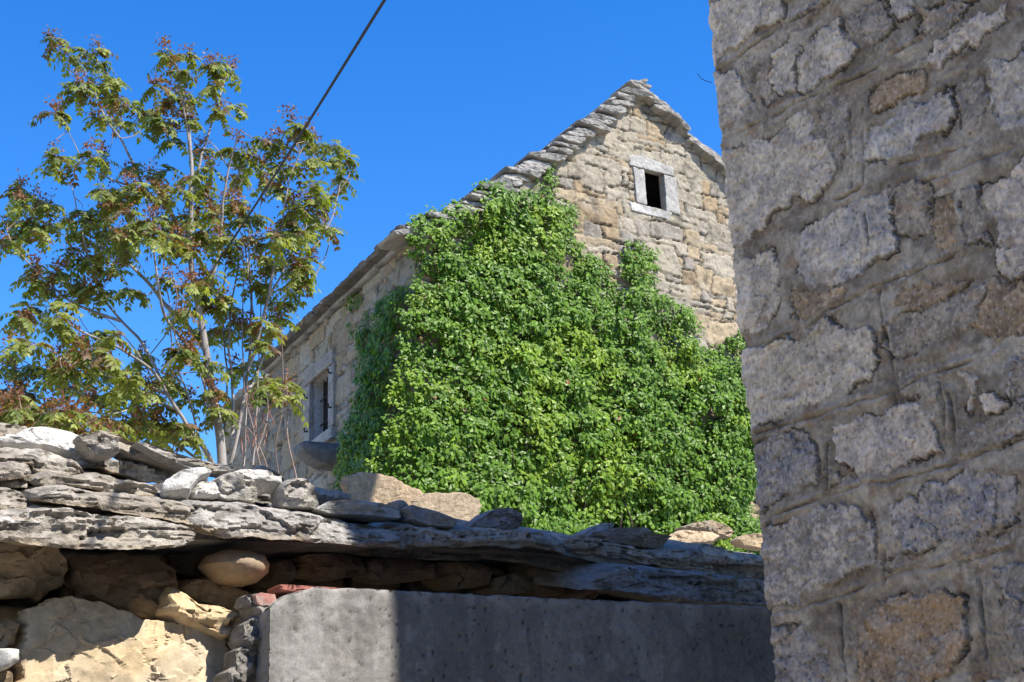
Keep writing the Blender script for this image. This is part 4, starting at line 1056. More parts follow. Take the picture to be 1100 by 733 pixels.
loose('stone_slab', [(371,528),(369,518),(374,511),(390,509),(409,510),(422,514),(434,522),(446,526),(457,534),(458,566),(430,590),(400,590),(374,575)], 1.90, .022, 814, TN1, TN2, 'tan slab standing on edge, left of the two', 'slab', LG, nrm=SW_N*.95-UP*.12+SW_U*.1, Tb=.03, facets=0, p=12, rough=.012)
loose('stone_slab', [(437,546),(444,538),(459,531),(481,529),(503,531),(512,537),(515,545),(512,562),(500,592),(470,592),(443,580)], 1.80, .022, 815, (.44,.34,.23), TN2, 'tan slab standing on edge with a short crack, right of the two', 'slab', LG, nrm=SW_N*.95-UP*.12+SW_U*.1, Tb=.03, facets=0, p=12, rough=.010)
loose('rubble_stone', [(428,548),(436,545),(448,547),(470,555),(486,563),(478,571),(450,569),(434,562)], .12, .07, 816, (.38,.37,.36), G2, 'blue grey stone half in shade in front of the leaning tan slabs', 'stone', LG)
loose('rubble_stone', [(418,540),(427,537),(434,544),(434,558),(424,560),(414,556)], .16, .06, 817, G1, G2, 'small squarish stone left of the blue grey stone in shade', 'stone', LG)
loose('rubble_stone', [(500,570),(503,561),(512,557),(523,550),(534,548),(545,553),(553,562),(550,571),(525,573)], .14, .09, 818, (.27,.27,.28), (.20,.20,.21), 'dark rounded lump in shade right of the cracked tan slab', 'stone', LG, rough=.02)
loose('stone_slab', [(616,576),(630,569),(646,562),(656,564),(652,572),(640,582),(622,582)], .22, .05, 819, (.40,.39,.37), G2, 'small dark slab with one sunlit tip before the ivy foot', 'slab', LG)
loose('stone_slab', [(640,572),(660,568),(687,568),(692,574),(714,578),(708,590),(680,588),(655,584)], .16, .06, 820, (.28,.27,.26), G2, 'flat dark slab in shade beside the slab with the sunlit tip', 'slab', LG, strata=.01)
loose('stone_slab', [(710,580),(722,575),(731,571),(764,572),(772,576),(764,584),(740,586),(718,585)], 1.05, .03, 821, TN1, TN2, 'sunlit tan slab lying under the arched flake at the right end', 'slab', LG, nrm=SW_N*.8+UP*.5)
loose('stone_slab', [(729,567),(745,562),(761,560),(776,564),(787,572),(785,578),(771,574),(752,569)], 1.15, .03, 822, (.42,.37,.30), TN2, 'arched sunlit flake topping the stones at the right end', 'slab', LG)
loose('stone_slab', [(792,580),(800,575),(817,573),(840,574),(840,590),(817,590),(800,586)], .95, .03, 823, TN1, TN2, 'tan slab at the far right, partly behind the grey building corner', 'slab', LG)

# ------------------------------------------------------------ rendered concrete wall
con = empty('concrete_wall', CW_P, 'low rough rendered grey concrete wall, sunlit left end and shaded right part', 'wall')
def cz(u):
    px = [(289,652),(300,643),(316,636),(340,631),(400,633),(560,641),(700,647),(850,653)]
    Q = np.array([hit(x, y, CW_P, CW_N) for x, y in px]); return np.interp(u, (Q - CW_P) @ CW_U, Q[:, 2])
CW_U = az(CW_AZ)
u0 = (hit(289, 690, CW_P, CW_N) - CW_P) @ CW_U
TH = .19; LC = 2.9
s = np.r_[np.arange(-TH, LC, .006)]
zc = np.r_[np.linspace(-.1, 1.7, 40), np.arange(1.705, 2.6, .006)]
S, Zf = np.meshgrid(s, zc, indexing='ij')
rcn = .012
front = S > rcn
zt = cz(u0 + np.clip(S, 0, None)) - .03 * np.clip(-S / TH, 0, 1)
zt = zt + .004 * fbm(S * 18, 0 * S, 0 * S + 1, 4)
frac = np.clip(Zf / zt, None, 1)
Zr = np.minimum(Zf, zt)
P_f = CW_P + (u0 + np.clip(S, 0, None))[..., None] * CW_U - np.clip(-S, 0, None)[..., None] * CW_N
nrm_ = np.where((S > 0)[..., None], CW_N, -CW_U)
dd = .0025 * fbm(S * 30, Zr * 30, 0 * S, 5, .65) + .004 * fbm(S * 3, Zr * 3, 0 * S, 3)
dd = dd - .003 * sst(.006, 0, zt - Zf)                 # worn arris
dd = dd - .006 * np.exp(-(S / .018)**2)
lf = sst(-.06, -TH, S); dd = dd + lf * .035 * fbm(S * 22, Zr * 22, 0 * S + 5, 5, .65)     # broken rubble end
pit = sst(.5, .75, fbm(S * 60, Zr * 60, 0 * S + 3, 2)); dd = dd - .005 * pit
W = P_f + nrm_ * dd[..., None]; W[..., 2] = Zr
cc = lerp(np.array((.24, .23, .215)), np.array((.185, .18, .17)), sst(-.5, .5, fbm(S * 4, Zr * 4, 0 * S, 5, .6))[..., None])
cc = cc * (1 + .18 * fbm(S * 40, Zr * 40, 0 * S, 4, .7))[..., None]
spots = sst(.42, .55, fbm(S * 9 + 3, Zr * 9, 0 * S + 7, 2)); cc = lerp(cc, np.array((.42, .41, .40)), spots[..., None] * .35)
strk = sst(.1, .6, fbm(S * 16, Zr * 1.2, 0 * S + 2, 4)); cc = lerp(cc, np.array((.13, .125, .12)), strk[..., None] * .5)
wh = sst(.25, .6, fbm(S * 5 + 9, Zr * 3.5, 0 * S + 12, 5, .65)); cc = lerp(cc, np.array((.36, .35, .34)), wh[..., None] * .45)
ck = np.abs(fbm(S * 1.7 + 4, Zr * 2.3, 0 * S + 20, 5, .6)); cw_ = np.exp(-(ck / .006)**2) * sst(.0, .3, fbm(S * 2, Zr * 2, 0 * S + 31, 2)); cc = cc * (1 - .6 * cw_)[..., None]
tb_ = sst(.05, .0, zt - Zf) * sst(-.2, .4, fbm(S * 12, Zr * 12, 0 * S, 3)); cc = lerp(cc, np.array((.44, .42, .39)), tb_[..., None] * .5)
cc = cc * (1 - .6 * pit)[..., None]
edge = np.exp(-(S / .012)**2) * sst(-.1, .3, fbm(Zr * 20, S * 20, 0 * S, 3)); cc = lerp(cc, np.array((.10, .095, .09)), edge[..., None] * .4)
V_ = W.reshape(-1, 3); F_ = cut(grid_faces(len(s), len(zc)), Zf < zt + .012)
mk('rendered_face', V_, orient(F_[len(F_)//2:], V_, CW_N) if False else (F_ if np.dot(np.cross(V_[F_[-9][1]] - V_[F_[-9][0]], V_[F_[-9][2]] - V_[F_[-9][0]]), CW_N) > 0 else F_[:, ::-1]), MAT['concrete'], con, cc.reshape(-1, 3))
# top and back
st_ = np.arange(-.0, LC, .008); bk_ = np.linspace(.002, TH, 26)
S, Bk = np.meshgrid(st_, bk_, indexing='ij')
zz = cz(u0 + S) - .001 + .004 * fbm(S * 18, 0 * S, 0 * S + 1, 4) + .006 * fbm(S * 30, Bk * 30, 0 * S, 4, .6) * sst(.0, .03, Bk) - .03 * (Bk / TH) * sst(.12, 0, S)
W = CW_P + (u0 + S)[..., None] * CW_U - Bk[..., None] * CW_N; W[..., 2] = zz
V_ = W.reshape(-1, 3)
mk('wall_top', V_, orient(grid_faces(len(st_), len(bk_)), V_, UP), MAT['concrete'], con, stone_colour(V_, (.42, .40, .37), (.30, .28, .26), 3, .5, 14))
box('wall_back', CW_P + CW_U * (u0 + LC / 2) - CW_N * (TH + .003) + UP * 1.0, CW_U * LC / 2, CW_N * .01, UP * 1.1, MAT['concrete'], con, 0, (.3, .29, .27))
# red brick course bedded along the back of the top
rsb = np.random.RandomState(3)
RED, RED2 = (.33, .13, .10), (.26, .12, .10)
uB = (hit(308, 634, CW_P, CW_N) - CW_P) @ CW_U
kb = 0
while uB < u0 + 1.9:
    L = .235
    zb_ = float(cz(uB + L / 2))
    q = [(uB + .004, zb_ - .012), (uB + L / 2, zb_ - .012), (uB + L - .006, zb_ - .012), (uB + L - .006, zb_ + .006), (uB + L / 2, zb_ + .008), (uB + .004, zb_ + .007)]
    pts = [CW_P + CW_U * a_ + UP * (z_ + (.006 if kb < 1 else 0)) - CW_N * .065 for a_, z_ in q]
    rock('brick', pts, CW_N, .008, .11, MAT['boulder'], con, 900 + kb, RED, RED2, p=9, res=.004, rough=.009, facets=2, sc=14)
    uB += L + .006; kb += 1
pts = [hit(x, y, CW_P - CW_N * .07, CW_N) for x, y in [(273,640),(280,637),(294,639),(297,645),(292,652),(279,652),(274,647)]]
rock('brick', pts, CW_N, .01, .10, MAT['boulder'], con, 920, RED, (.40, .36, .33), p=8, res=.004, rough=.006, facets=0, sc=16)
for k, pts in enumerate(([(258,672),(270,662),(282,668),(286,690),(276,704),(262,700),(256,688)], [(250,700),(262,694),(278,704),(280,728),(264,738),(250,730)], [(240,722),(252,714),(262,726),(260,752),(244,756)], [(268,652),(280,648),(288,660),(284,670),(272,668)], [(262,640),(276,638),(284,648),(274,656),(262,652)])):
    O = [hit(x, y, CW_P - CW_N * .10 - CW_U * .02, SW_N) for x, y in pts]
    rock('rubble_fill', O, SW_N, .05, .10, MAT['slab'], con, 930 + k, (.30, .28, .25), (.18, .17, .155), res=.004, rough=.024, facets=6, dark=(.10, .095, .09), sc=14)
# ------------------------------------------------------------ foliage
def leaves_mesh(base, tipd, nrm, L, Wd, fold=.25, curl=.15):
    """kite leaves: base point, tip direction, face normal, length and width -> V, F (tri)"""
    t = tipd / (np.linalg.norm(tipd, axis=1)[:, None] + 1e-9)
    s = np.cross(t, nrm); s /= np.linalg.norm(s, axis=1)[:, None] + 1e-9
    n = np.cross(s, t)
    L = L[:, None]; Wd = Wd[:, None]
    b = base; m = base + t * L * .42 ; tip = base + t * L - n * L * curl
    l = m - s * Wd * .5 - n * Wd * fold; r = m + s * Wd * .5 - n * Wd * fold
    V = np.stack([b, l, tip, r], 1).reshape(-1, 3)
    k = np.arange(len(base))[:, None] * 4
    F = np.concatenate([k + np.array([[0, 1, 2]]), k + np.array([[0, 2, 3]])])
    return V, F
rs = np.random.RandomState(77)
IVY_G = [(436,244),(446,230),(462,226),(476,222),(490,216),(503,204),(518,196),(540,196),(556,203),(570,204),(579,200),(581,182),(590,172),(597,180),(595,200),(597,216),(607,214),(614,222),(618,240),(612,252),(618,262),(634,263),(640,272),(650,284),(652,296),(664,297),(667,272),(684,260),(697,268),(702,290),(699,308),(708,318),(722,320),(736,330),(748,346),(744,362),(752,378),(768,376),(782,362),(795,356),(830,352),(860,420),(850,560),(835,640),(420,640),(400,600),(398,540),(404,480),(412,440),(425,400),(432,350),(438,310),(446,300),(447,282)]
HOLES = [[(489,252),(497,248),(502,258),(497,268),(490,266)], [(600,268),(610,262),(616,278),(612,296),(603,294)], [(693,350),(702,346),(708,356),(704,368),(695,366)], [(800,520),(814,505),(828,530),(816,560),(800,556)],
         [(578,182),(583,178),(583,196),(577,198)], [(446,282),(452,285),(455,302),(448,306)], [(640,296),(650,300),(648,322),(640,318)]]
def in_poly(X, Y, poly):
    d, ins = seg_dist(X, Y, poly, True); return np.where(ins, d, -d)
ivy_poly = [g2(x, y) for x, y in IVY_G]; holes = [[g2(x, y) for x, y in h] for h in HOLES]
pa = np.array(ivy_poly)
BV, BF, BC = [], [], []; voff = 0
def ivy_shell(o0, Ud, Nd, polyg, holes, ncl, thick, seed, spread=1.0, dens=9, lsize=.067, zref=None):
    global voff
    rs = np.random.RandomState(seed)
    pa = np.array(polyg)
    a = rs.uniform(pa[:, 0].min(), pa[:, 0].max(), ncl * 3); z = rs.uniform(max(pa[:, 1].min(), GROUND_H), pa[:, 1].max(), ncl * 3)
    jit = .09 * fbm(a * 5, z * 5, 0 * a, 4) - .30 * sst(.30, .55, fbm(a * 1.9 + 4, z * 1.9, 0 * a + seed, 3)) * sst(-.5, 1.5, z - (GROUND_H + 2.6))
    d = in_poly(a, z, polyg) + jit
    for h in holes: d = np.minimum(d, -in_poly(a, z, h) + .02)
    k = d > .0
    a, z, d = a[k][:ncl], z[k][:ncl], d[k][:ncl]
    lump = fbm(a * 1.5, z * 1.9, 0 * a + seed, 3, .6); lump2 = fbm(a * 4.5, z * 5.5, 0 * a + seed + 3, 2)
    hgt_ = thick(a, z) * sst(0, .30, d) * (1 + .6 * lump) + .17 * lump2 * sst(0, .3, d) + .05
    layer = rs.choice([0, 1, 2], len(a), p=[.62, .24, .14])
    hgt_ = np.clip(hgt_ * np.array([1, .62, .28])[layer], .03, None)
    c = o0 + a[:, None] * Ud + hgt_[:, None] * Nd; c[:, 2] = z
    m = len(a)
    idx = np.repeat(np.arange(m), dens)
    phi = rs.uniform(-1.9, 1.9, len(idx)); out = rs.uniform(-.05, .55, len(idx))
    small = sst(.5, .05, d[idx])
    tipd = np.sin(phi)[:, None] * Ud - (np.cos(phi) * .9 + .35)[:, None] * UP + out[:, None] * Nd
    off = rs.uniform(0, .07, len(idx)) * spread
    base = c[idx] + tipd * off[:, None] + rs.normal(0, .016, (len(idx), 3))
    nr = Nd * 1.0 + UP * .55 + rs.normal(0, .35, (len(idx), 3))
    L = lsize * rs.uniform(.65, 1.25, len(idx)) * (1 - .25 * small); Wd = L * rs.uniform(.58, .82, len(idx))
    V, F = leaves_mesh(base, tipd, nr, L, Wd)
    g = np.array((.155, .285, .016)); g2_ = np.array((.05, .115, .008)); g3 = np.array((.30, .41, .025))
    r = rs.rand(len(idx)); young = sst(.0, .5, fbm(base[:, 0] * 1.3, base[:, 1], base[:, 2] * 1.5, 3)) * .7
    col = lerp(g2_, g, r[:, None]); col = lerp(col, g3, (rs.rand(len(idx)) * young)[:, None])
    col[rs.rand(len(idx)) < .0007] = (.28, .10, .03)
    BV.append(V); BF.append(F + voff); BC.append(np.repeat(col, 4, 0)); voff += len(V)
zl = g2(450, 560)[1]; zh = g2(450, 260)[1]
def thG(a, z):
    low = np.clip((zh - z) / (zh - zl), 0, 1)
    near_roof = sst(.55, .0, rake(np.clip(a, 0, 9)) - z) * (a < 2.3)
    return np.maximum(.10 + .30 * low, .27 * near_roof)
ivy_shell(HC, G_U, G_N, ivy_poly, holes, 8600, thG, 1, dens=10)
IVY_S = [(448,252),(443,300),(420,312),(412,320),(412,345),(402,350),(396,330),(390,312),(383,310),(377,318),(384,335),(386,360),(392,385),(396,400),(392,428),(378,455),(371,480),(371,540),(371,640),(452,640),(452,400)]
ivy_s = [s2(x, y) for x, y in IVY_S]
zS = s2(400, 380)[1]
def thS(a, z):
    return .10 + .22 * np.clip((zS - z) / 1.5 + .4, 0, 1) * np.clip(1.3 - a / 1.5, .2, 1)
ivy_shell(HC, S_U, S_N, ivy_s, [], 1900, thS, 2, dens=8)
ivy = empty('ivy', HC + UP * GROUND_H + G_U * 1.5, 'dense glossy green climbing ivy spreading over the gable of the old house', 'ivy')
mk('foliage', np.vstack(BV), [np.vstack(BF)], MAT['ivy'], ivy, np.vstack(BC), smooth=False)
paths, rad = [], []
for k in range(46):
    a0 = rs.uniform(.0, 4.3); z0 = GROUND_H; P = []
    ztop = rs.uniform(.3, .95); a_ = a0
    for t in np.linspace(0, 1, 14):
        z_ = z0 + (zh - z0) * ztop * t; a_ += rs.normal(0, .06)
        dd_ = in_poly(np.array([a_]), np.array([z_]), ivy_poly)[0]
        if dd_ < .05:
            if len(P): break
            continue
        h_ = float(thG(np.array(a_), np.array(z_))) * rs.uniform(.3, .95) * min(1, dd_ * 2.5) + .03
        P.append(HC + a_ * G_U + h_ * G_N + UP * (z_))
    if len(P) > 4:
        P = smooth_path(P, 24); paths.append(P); rad.append(np.linspace(.014, .004, 24))
V_, F_ = tube(paths, rad, 5)
mk('stem', V_, F_, MAT['bark'], ivy, stone_colour(V_, (.13, .10, .07), (.08, .06, .04), 3))

# ------------------------------------------------------------ the tree at the left
def at_d(px, py, d):
    r = ray(px, py); k = d / math.hypot(r[0], r[1]); return EYE + r * k
TD = 11.0
LIMBS = [ # px path, depth offsets start->end, radii
 ([(243,545),(240,515),(236,470),(228,420),(222,380),(213,330),(205,280),(205,220),(205,160),(197,100),(190,72)], 0, -.2, .055, .007),
 ([(205,285),(196,255),(180,225),(160,208),(145,180),(130,150),(112,125),(100,95),(85,72)], -.1, .5, .020, .004),
 ([(238,520),(222,485),(205,462),(185,432),(165,400),(145,385),(120,370),(95,360),(70,345),(50,322)], 0, -.7, .030, .005),
 ([(236,520),(215,475),(190,440),(172,405),(150,365),(130,345),(112,320),(100,290),(85,235),(76,192)], .1, .6, .026, .004),
 ([(240,530),(252,480),(262,430),(268,380),(270,330),(268,280),(268,240)], .1, .3, .026, .005),
 ([(262,430),(276,400),(290,365),(305,325),(320,290),(340,262),(355,238),(366,195)], .2, .9, .018, .004),
 ([(266,400),(278,360),(288,320),(296,280),(303,240),(312,190),(328,152)], .1, -.4, .018, .004),
 ([(215,338),(228,300),(236,260),(240,215),(246,180),(258,140)], .0, -.4, .020, .004),
 ([(205,222),(212,185),(222,150),(234,112),(242,84)], -.1, .3, .015, .004),
 ([(204,170),(200,130),(192,98),(180,78)], -.1, -.4, .011, .003),
 ([(222,380),(205,355),(180,330),(160,305),(140,285),(120,270),(95,262),(60,250)], .0, .9, .024, .004),
 ([(238,510),(215,495),(190,478),(165,462),(140,450),(100,430),(60,408),(20,385)], .1, .8, .022, .004),
 ([(175,422),(150,412),(120,405),(85,392),(45,372)], -.3, -.9, .013, .003),
 ([(228,420),(215,395),(196,365),(180,345),(170,310),(165,270),(150,235)], .0, -.6, .020, .004),
 ([(246,520),(268,480),(282,450),(298,425),(306,405)], .1, -.5, .014, .003),
 ([(250,470),(250,420),(246,370),(250,320),(256,280),(252,240)], 0, .4, .014, .003),
 ([(130,345),(100,335),(70,320),(40,292),(14,262),(0,230)], .2, .9, .014, .003),
 ([(160,208),(140,200),(118,192),(95,178),(70,135)], .2, -.2, .011, .003),
 ([(190,440),(160,430),(140,440),(120,445),(80,440)], 0, -.8, .012, .003),
 ([(236,470),(225,440),(214,400),(196,380),(186,350),(190,320),(185,290)], 0, -.5, .013, .003),
 ([(272,340),(268,300),(262,260),(250,215),(262,190)], .2, .7, .010, .003),
 ([(288,320),(300,300),(316,262),(330,235),(335,200)], 0, -.2, .010, .003),
 ([(246,180),(232,160),(222,150)], -.3, -.1, .008, .003),
 ([(262,500),(264,450),(262,400),(260,350),(262,300),(260,250)], .2, .1, .008, .003),
 ([(272,500),(276,440),(278,380),(280,320),(276,270),(280,220)], .3, .5, .008, .003),
 ([(240,470),(244,400),(238,340),(242,290),(240,230)], .1, .6, .009, .003),
 ([(214,470),(200,420),(186,380),(182,330),(176,290),(178,240)], 0, -.3, .009, .003),
 ([(190,478),(170,440),(160,400),(140,370),(118,345),(100,330)], .1, .3, .009, .003),
 ([(150,456),(130,430),(110,400),(100,370),(85,340)], .4, .6, .007, .003),
 ([(320,290),(334,300),(345,285),(356,240)], .5, .8, .008, .003),
]
CL1 = "165,110 200,150 260,150 290,150 280,200 320,230 240,240 225,285 165,325 290,330 335,290 300,235 380,300 365,365 440,330 480,165 545,155 505,205 460,245 495,290 545,300 640,190 665,200 620,250 640,330 690,310 560,350 470,370 510,410 590,430 160,460 200,455 160,495 270,450 310,460 380,490 440,510 490,500 560,520 620,480 680,440 720,450 770,400 800,420 870,360 880,385 930,430 985,430 1010,470 960,480 900,470 850,480 790,480 740,500 700,520 780,530 830,560 900,540 1000,520 940,580 860,600 900,620 830,640 930,650 870,680 800,700 60,560 100,590 50,600 150,600 30,650 90,660 150,650 200,640 300,560 350,560 330,600 290,620 270,650 380,620 420,570 400,540 470,560 520,570 590,560 640,590 690,590 620,640 560,640 480,640 430,650 320,680 360,690 560,690 640,700 710,640 30,700 230,690 490,690"
CL2 = "40,30 100,20 120,120 170,150 90,160 140,190 90,240 60,270 180,240 230,200 210,100 260,120 300,90 330,130 390,190 350,60 380,30 440,40 250,180 300,200 160,280 40,350 100,360 90,410 170,390 230,330 300,380 330,330 20,390 190,440 270,450 50,500 110,500 40,540 120,550 170,570 240,560 300,560 370,580 430,580 560,580 330,450 440,490 520,380 560,360 540,260 620,250 660,220 480,160 580,320 640,310 700,290 760,290 790,310 740,330 580,170 620,150 700,120 740,190 800,120 850,160 880,100 900,130 860,200 830,240 900,30 960,20 830,30 780,60 720,40 660,60 580,30 530,40 560,90 560,400 620,400 690,430 780,460 830,470 600,480 520,600 640,560 540,620 480,440"
CLJ = np.random.RandomState(4)
cl = [tuple(float(v) / 2.715 for v in q.split(',')) for q in CL1.split()] + [(float(q.split(',')[0]) / 2.715, 240 + float(q.split(',')[1]) / 2.715) for q in CL2.split()]
cl = cl + [(x + CLJ.normal(0, 7), y + CLJ.normal(0, 6)) for x, y in cl if CLJ.rand() < (.15 if y < 200 else .45)]
cl = cl + [(CLJ.uniform(0, 215), CLJ.uniform(370, 468)) for _ in range(34)]
def build_tree(name, limbs, clusters, D, label, cat, seed, red=.5, scale=1.0, twig_r=.003, nleaf=11, base_px=None, bark=((.34,.31,.285),(.20,.175,.16))):
    rs = np.random.RandomState(seed)
    base = at_d(*base_px, D)
    root = empty(name, (base[0], base[1], float(ground_z(base[0], base[1]))), label, cat)
    nodes = []; nd = []; made = []
    for k, (p, d0, d1, r0, r1) in enumerate(limbs):
        dd = np.linspace(d0, d1, len(p)) + (rs.normal(0, .03, len(p)) if k else 0)
        P = [at_d(x, y, D + e) for (x, y), e in zip(p, dd)]
        if k == 0 or p[0][1] > 500:
            P = [np.array([P[0][0], P[0][1], root.location[2] - .1])] + P
        n = max(12, len(p) * 5)
        P = smooth_path(P, n)
        P = P + .012 * np.stack([fbm(P[:, 2] * 4 + k, 0 * P[:, 0], 0 * P[:, 0], 2), fbm(P[:, 2] * 4 + k, 0 * P[:, 0] + 5, 0 * P[:, 0], 2), 0 * P[:, 0]], -1)
        V_, F_ = tube([P], [np.linspace(r0, r1, n)], 8)
        mk('trunk' if k == 0 else 'branch', V_, F_, MAT['bark'], root, stone_colour(V_, bark[0], bark[1], k, .5, 8))
        nodes.append(P[n // 5:]); 
    nodes = np.vstack(nodes)
    LV, LF, LC, o = [], [], [], 0; TP, TR = [], []; SV, SF, SC, so = [], [], [], 0
    for (x, y) in clusters:
        # depth of the nearest limb seen from the front, then a jitter
        prj = np.array([(550 + F_PX * q[0] / -q[2], 366.5 - F_PX * q[1] / -q[2]) for q in (nodes - EYE) @ M])
        dpx = np.hypot(prj[:, 0] - x, prj[:, 1] - y)
        ok = np.where(dpx < dpx.min() + 14)[0]; i = rs.choice(ok); i0 = ok[np.argmin(dpx[ok])]
        dn = math.hypot(*(nodes[i, :2] - EYE[:2]))
        c = at_d(x + rs.normal(0, 2), y + rs.normal(0, 2), dn + rs.normal(0, .22))
        st = nodes[i]
        mid = (st + c) / 2 + rs.normal(0, .04, 3) - UP * .02
        TP.append(smooth_path([st, mid, c], 8)); TR.append(np.linspace(twig_r * 1.5, twig_r * .7, 8))
        nl = rs.randint(nleaf - 2, nleaf + 3)
        tone = rs.rand()
        for q in range(nl):
            azm = rs.uniform(0, 6.28); el = rs.uniform(-.5, .7)
            L = rs.uniform(.10, .18) * scale
            d0 = np.array([math.cos(azm) * math.cos(el), math.sin(azm) * math.cos(el), math.sin(el)])
            npair = rs.randint(4, 7); t = np.linspace(.25, 1, npair)
            rach = c + d0 * (L * t)[:, None] - UP * (L * .55 * t**2)[:, None]
            tan = d0[None] - UP * (1.1 * t)[:, None]; tan /= np.linalg.norm(tan, axis=1)[:, None]
            sd_ = np.cross(d0, UP); sd_ /= np.linalg.norm(sd_) + 1e-9
            nn_ = np.cross(sd_, tan); nn_ = nn_ * np.sign(nn_[:, 2:3] + 1e-6)
            B_ = np.vstack([rach, rach, rach[-1:]]); Tt = np.vstack([sd_ + tan * .55 - UP * .35, -sd_ + tan * .55 - UP * .35, tan[-1:]])
            Nn = np.vstack([nn_, nn_, nn_[-1:]]) + rs.normal(0, .25, (len(B_), 3))
            Ll = rs.uniform(.045, .068, len(B_)) * scale * .95
            V, F = leaves_mesh(B_, Tt + rs.normal(0, .15, Tt.shape), Nn, Ll, Ll * rs.uniform(.44, .60, len(B_)), .12, .2)
            g = lerp(np.array((.12, .165, .03)), np.array((.31, .34, .085)), rs.rand()) * rs.uniform(.75, 1.15)
            if rs.rand() < .07 * (1 + 2 * red * tone): g = np.array((.19, .11, .05)) * rs.uniform(.7, 1.2)
            col = np.tile(g, (len(V), 1)) * np.repeat(rs.uniform(.85, 1.15, len(B_)), 4)[:, None]
            LV.append(V); LF.append(F + o); LC.append(col); o += len(V)
            TP.append(np.array([c, rach[0], rach[npair // 2], rach[-1]])); TR.append(np.array([.0022, .0018, .0014, .001]))
        if rs.rand() < red:      # bunches of reddish winged seeds above the leaves
            m = rs.randint(40, 90); cc_ = c + np.array([rs.normal(0, .03), rs.normal(0, .03) - .05, rs.uniform(.01, .07)])
            B_ = cc_ + rs.normal(0, .034, (m, 3)); Ll = rs.uniform(.020, .040, m)
            V, F = leaves_mesh(B_, rs.normal(0, 1, (m, 3)), rs.normal(0, 1, (m, 3)), Ll, Ll * .55, .1, .1)
            cl_ = lerp(np.array((.20, .065, .045)), np.array((.27, .15, .08)), rs.rand(m)[:, None])
            SV.append(V); SF.append(F + so); SC.append(np.repeat(cl_, 4, 0)); so += len(V)
    V_, F_ = tube(TP, TR, 4)
    mk('twigs', V_, F_, MAT['bark'], root, stone_colour(V_, (.30, .22, .18), (.22, .15, .12), 3))
    mk('crown', np.vstack(LV), [np.vstack(LF)], MAT['leaf'], root, np.vstack(LC), smooth=False)
    if SV: mk('seed_clusters', np.vstack(SV), [np.vstack(SF)], MAT['leaf'], root, np.vstack(SC), smooth=False)
    return root
build_tree('tree', LIMBS, cl, TD, 'airy many stemmed tree with pale trunks and reddish seed bunches left of the house', 'tree', 5, red=.62, base_px=(243, 545))
# rusty sapling low at the left
SAP = [([(30,520),(28,480),(24,450),(20,425)], 0, .2, .014, .004), ([(29,490),(45,470),(62,452),(75,440)], 0, -.2, .008, .003), ([(28,480),(12,462),(0,446),(-14,436)], 0, .2, .008, .003), ([(30,500),(70,475),(100,465),(120,462)], 0, .1, .008, .003)]
scl = [(20,425),(10,440),(34,440),(50,446),(64,448),(-4,445),(24,455),(42,460),(6,458),(78,455),(90,462),(104,466),(-10,460),(60,462),(120,470),(30,468),(84,472)]
build_tree('sapling', SAP, scl, 9.0, 'low sapling with rust red young leaves at the left edge above the slabs', 'sapling', 15, red=.9, scale=.85, base_px=(30, 520), bark=((.3,.22,.16),(.2,.14,.1)))
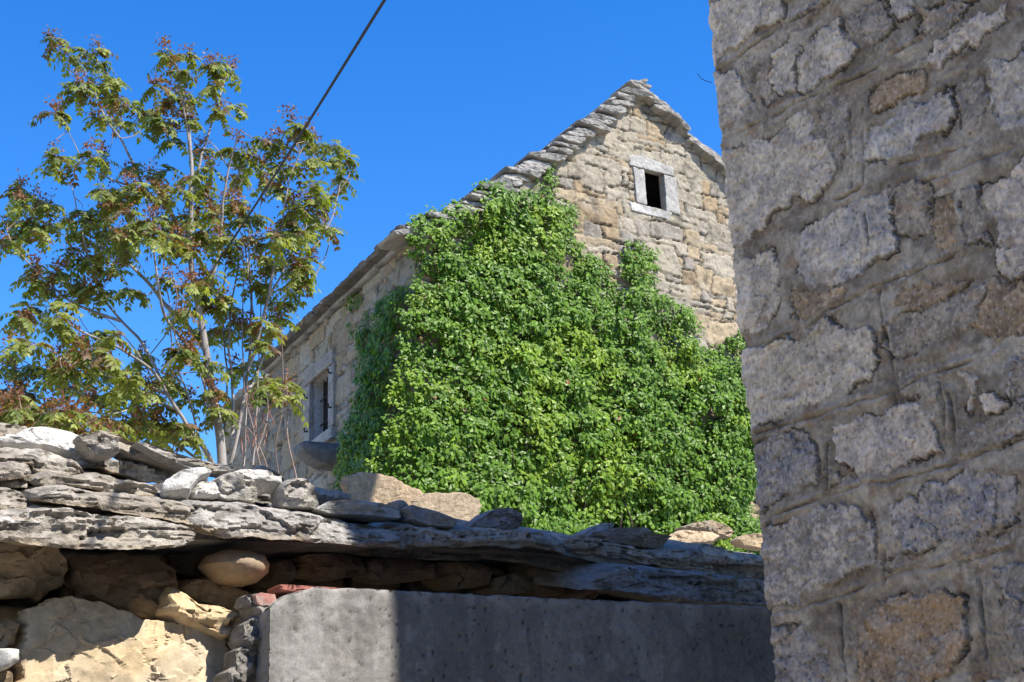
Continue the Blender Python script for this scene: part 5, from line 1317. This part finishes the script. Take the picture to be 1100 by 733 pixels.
# bare reddish shoots before the house wall
SH = [[(285,520),(276,485),(272,460),(264,430),(262,408)], [(276,485),(284,462),(288,440),(286,420)], [(290,515),(282,488),(268,462),(250,447),(245,440)], [(272,460),(278,440),(274,415)], [(262,520),(262,490),(266,470)], [(300,512),(296,480),(303,445),(304,400),(302,350)], [(318,512),(309,470),(309,430),(307,400)]]
sh = empty('bush', at_d(283, 525, 10.2) * np.array([1, 1, 0]) + UP * GROUND_H, 'leafless shoots with reddish dry twigs standing before the shaded house wall', 'bush')
for k, p in enumerate(SH):
    P = smooth_path([at_d(x, y, 10.2 + .05 * k) for x, y in p], 20)
    if p[0][1] > 500: P = np.vstack([[P[0][0], P[0][1], GROUND_H - .1], P])
    V_, F_ = tube([P], [np.linspace(.009 if k != 5 else .005, .003, len(P))], 6)
    mk('shoot', V_, F_, MAT['bark'], sh, stone_colour(V_, (.26, .20, .17), (.17, .12, .10), k))
TP, TR = [], []
for k in range(14):
    x = rs.uniform(258, 292); y = rs.uniform(408, 470); c = at_d(x, y, 10.2 + rs.uniform(0, .3))
    TP.append(np.array([c, c - UP * .05 + rs.normal(0, .02, 3), c - UP * .14 + rs.normal(0, .03, 3)])); TR.append([.004, .006, .002])
V_, F_ = tube(TP, TR, 5)
mk('dry_twigs', V_, F_, MAT['bark'], sh, stone_colour(V_, (.30, .16, .12), (.24, .10, .08), 3))

# low scrub along the horizon behind the tree
# ------------------------------------------------------------ pole and cable
PD = 17.5
ptop = at_d(149, 378, PD)
pb = np.array([ptop[0], ptop[1], GROUND_H])
pole = empty('utility_pole', pb, 'weathered grey wooden pole seen through the tree, carrying the black cable', 'pole')
V_, F_ = tube([np.array([pb - UP * .2, (pb + ptop) / 2, ptop])], [np.array([.055, .052, .048])], 14)
mk('post', V_, F_, MAT['pole'], pole)
V_, F_ = tube([np.array([ptop - UP * .25, ptop - UP * .25 - RW_N * .0 + np.array([.12, -.06, 0]), ptop + np.array([.12, -.06, -.12])])], [np.array([.012, .012, .03])], 8)
mk('insulator', V_, F_, MAT['iron'], pole)
cA_ = ptop + np.array([.12, -.06, -.12]); cB_ = at_d(413, 0, 5.4); dirc = cB_ - cA_
N_ = 80; t = np.linspace(0, 1.45, N_)
Pc = cA_ + t[:, None] * dirc; Pc[:, 2] -= 4 * .10 * t * (1 - t) * (t < 1) + 0 * t
V_, F_ = tube([Pc], [np.full(N_, .0075)], 8)
o = mk('cable', V_, F_, MAT['wire'])
recentre(o, cA_); tag(o, 'thin black overhead cable running diagonally across the sky past the tree', 'cable')
P = [at_d(x, y, 4.3) for x, y in [(749,79),(753,84),(758,87),(765,89)]]
V_, F_ = tube([smooth_path(P, 12)], [np.full(12, .0011)], 5)
o = mk('wire_stub', V_, F_, MAT['wire']); recentre(o, P[-1]); tag(o, 'tiny bent wire end sticking out of the corner of the grey stone building', 'wire')
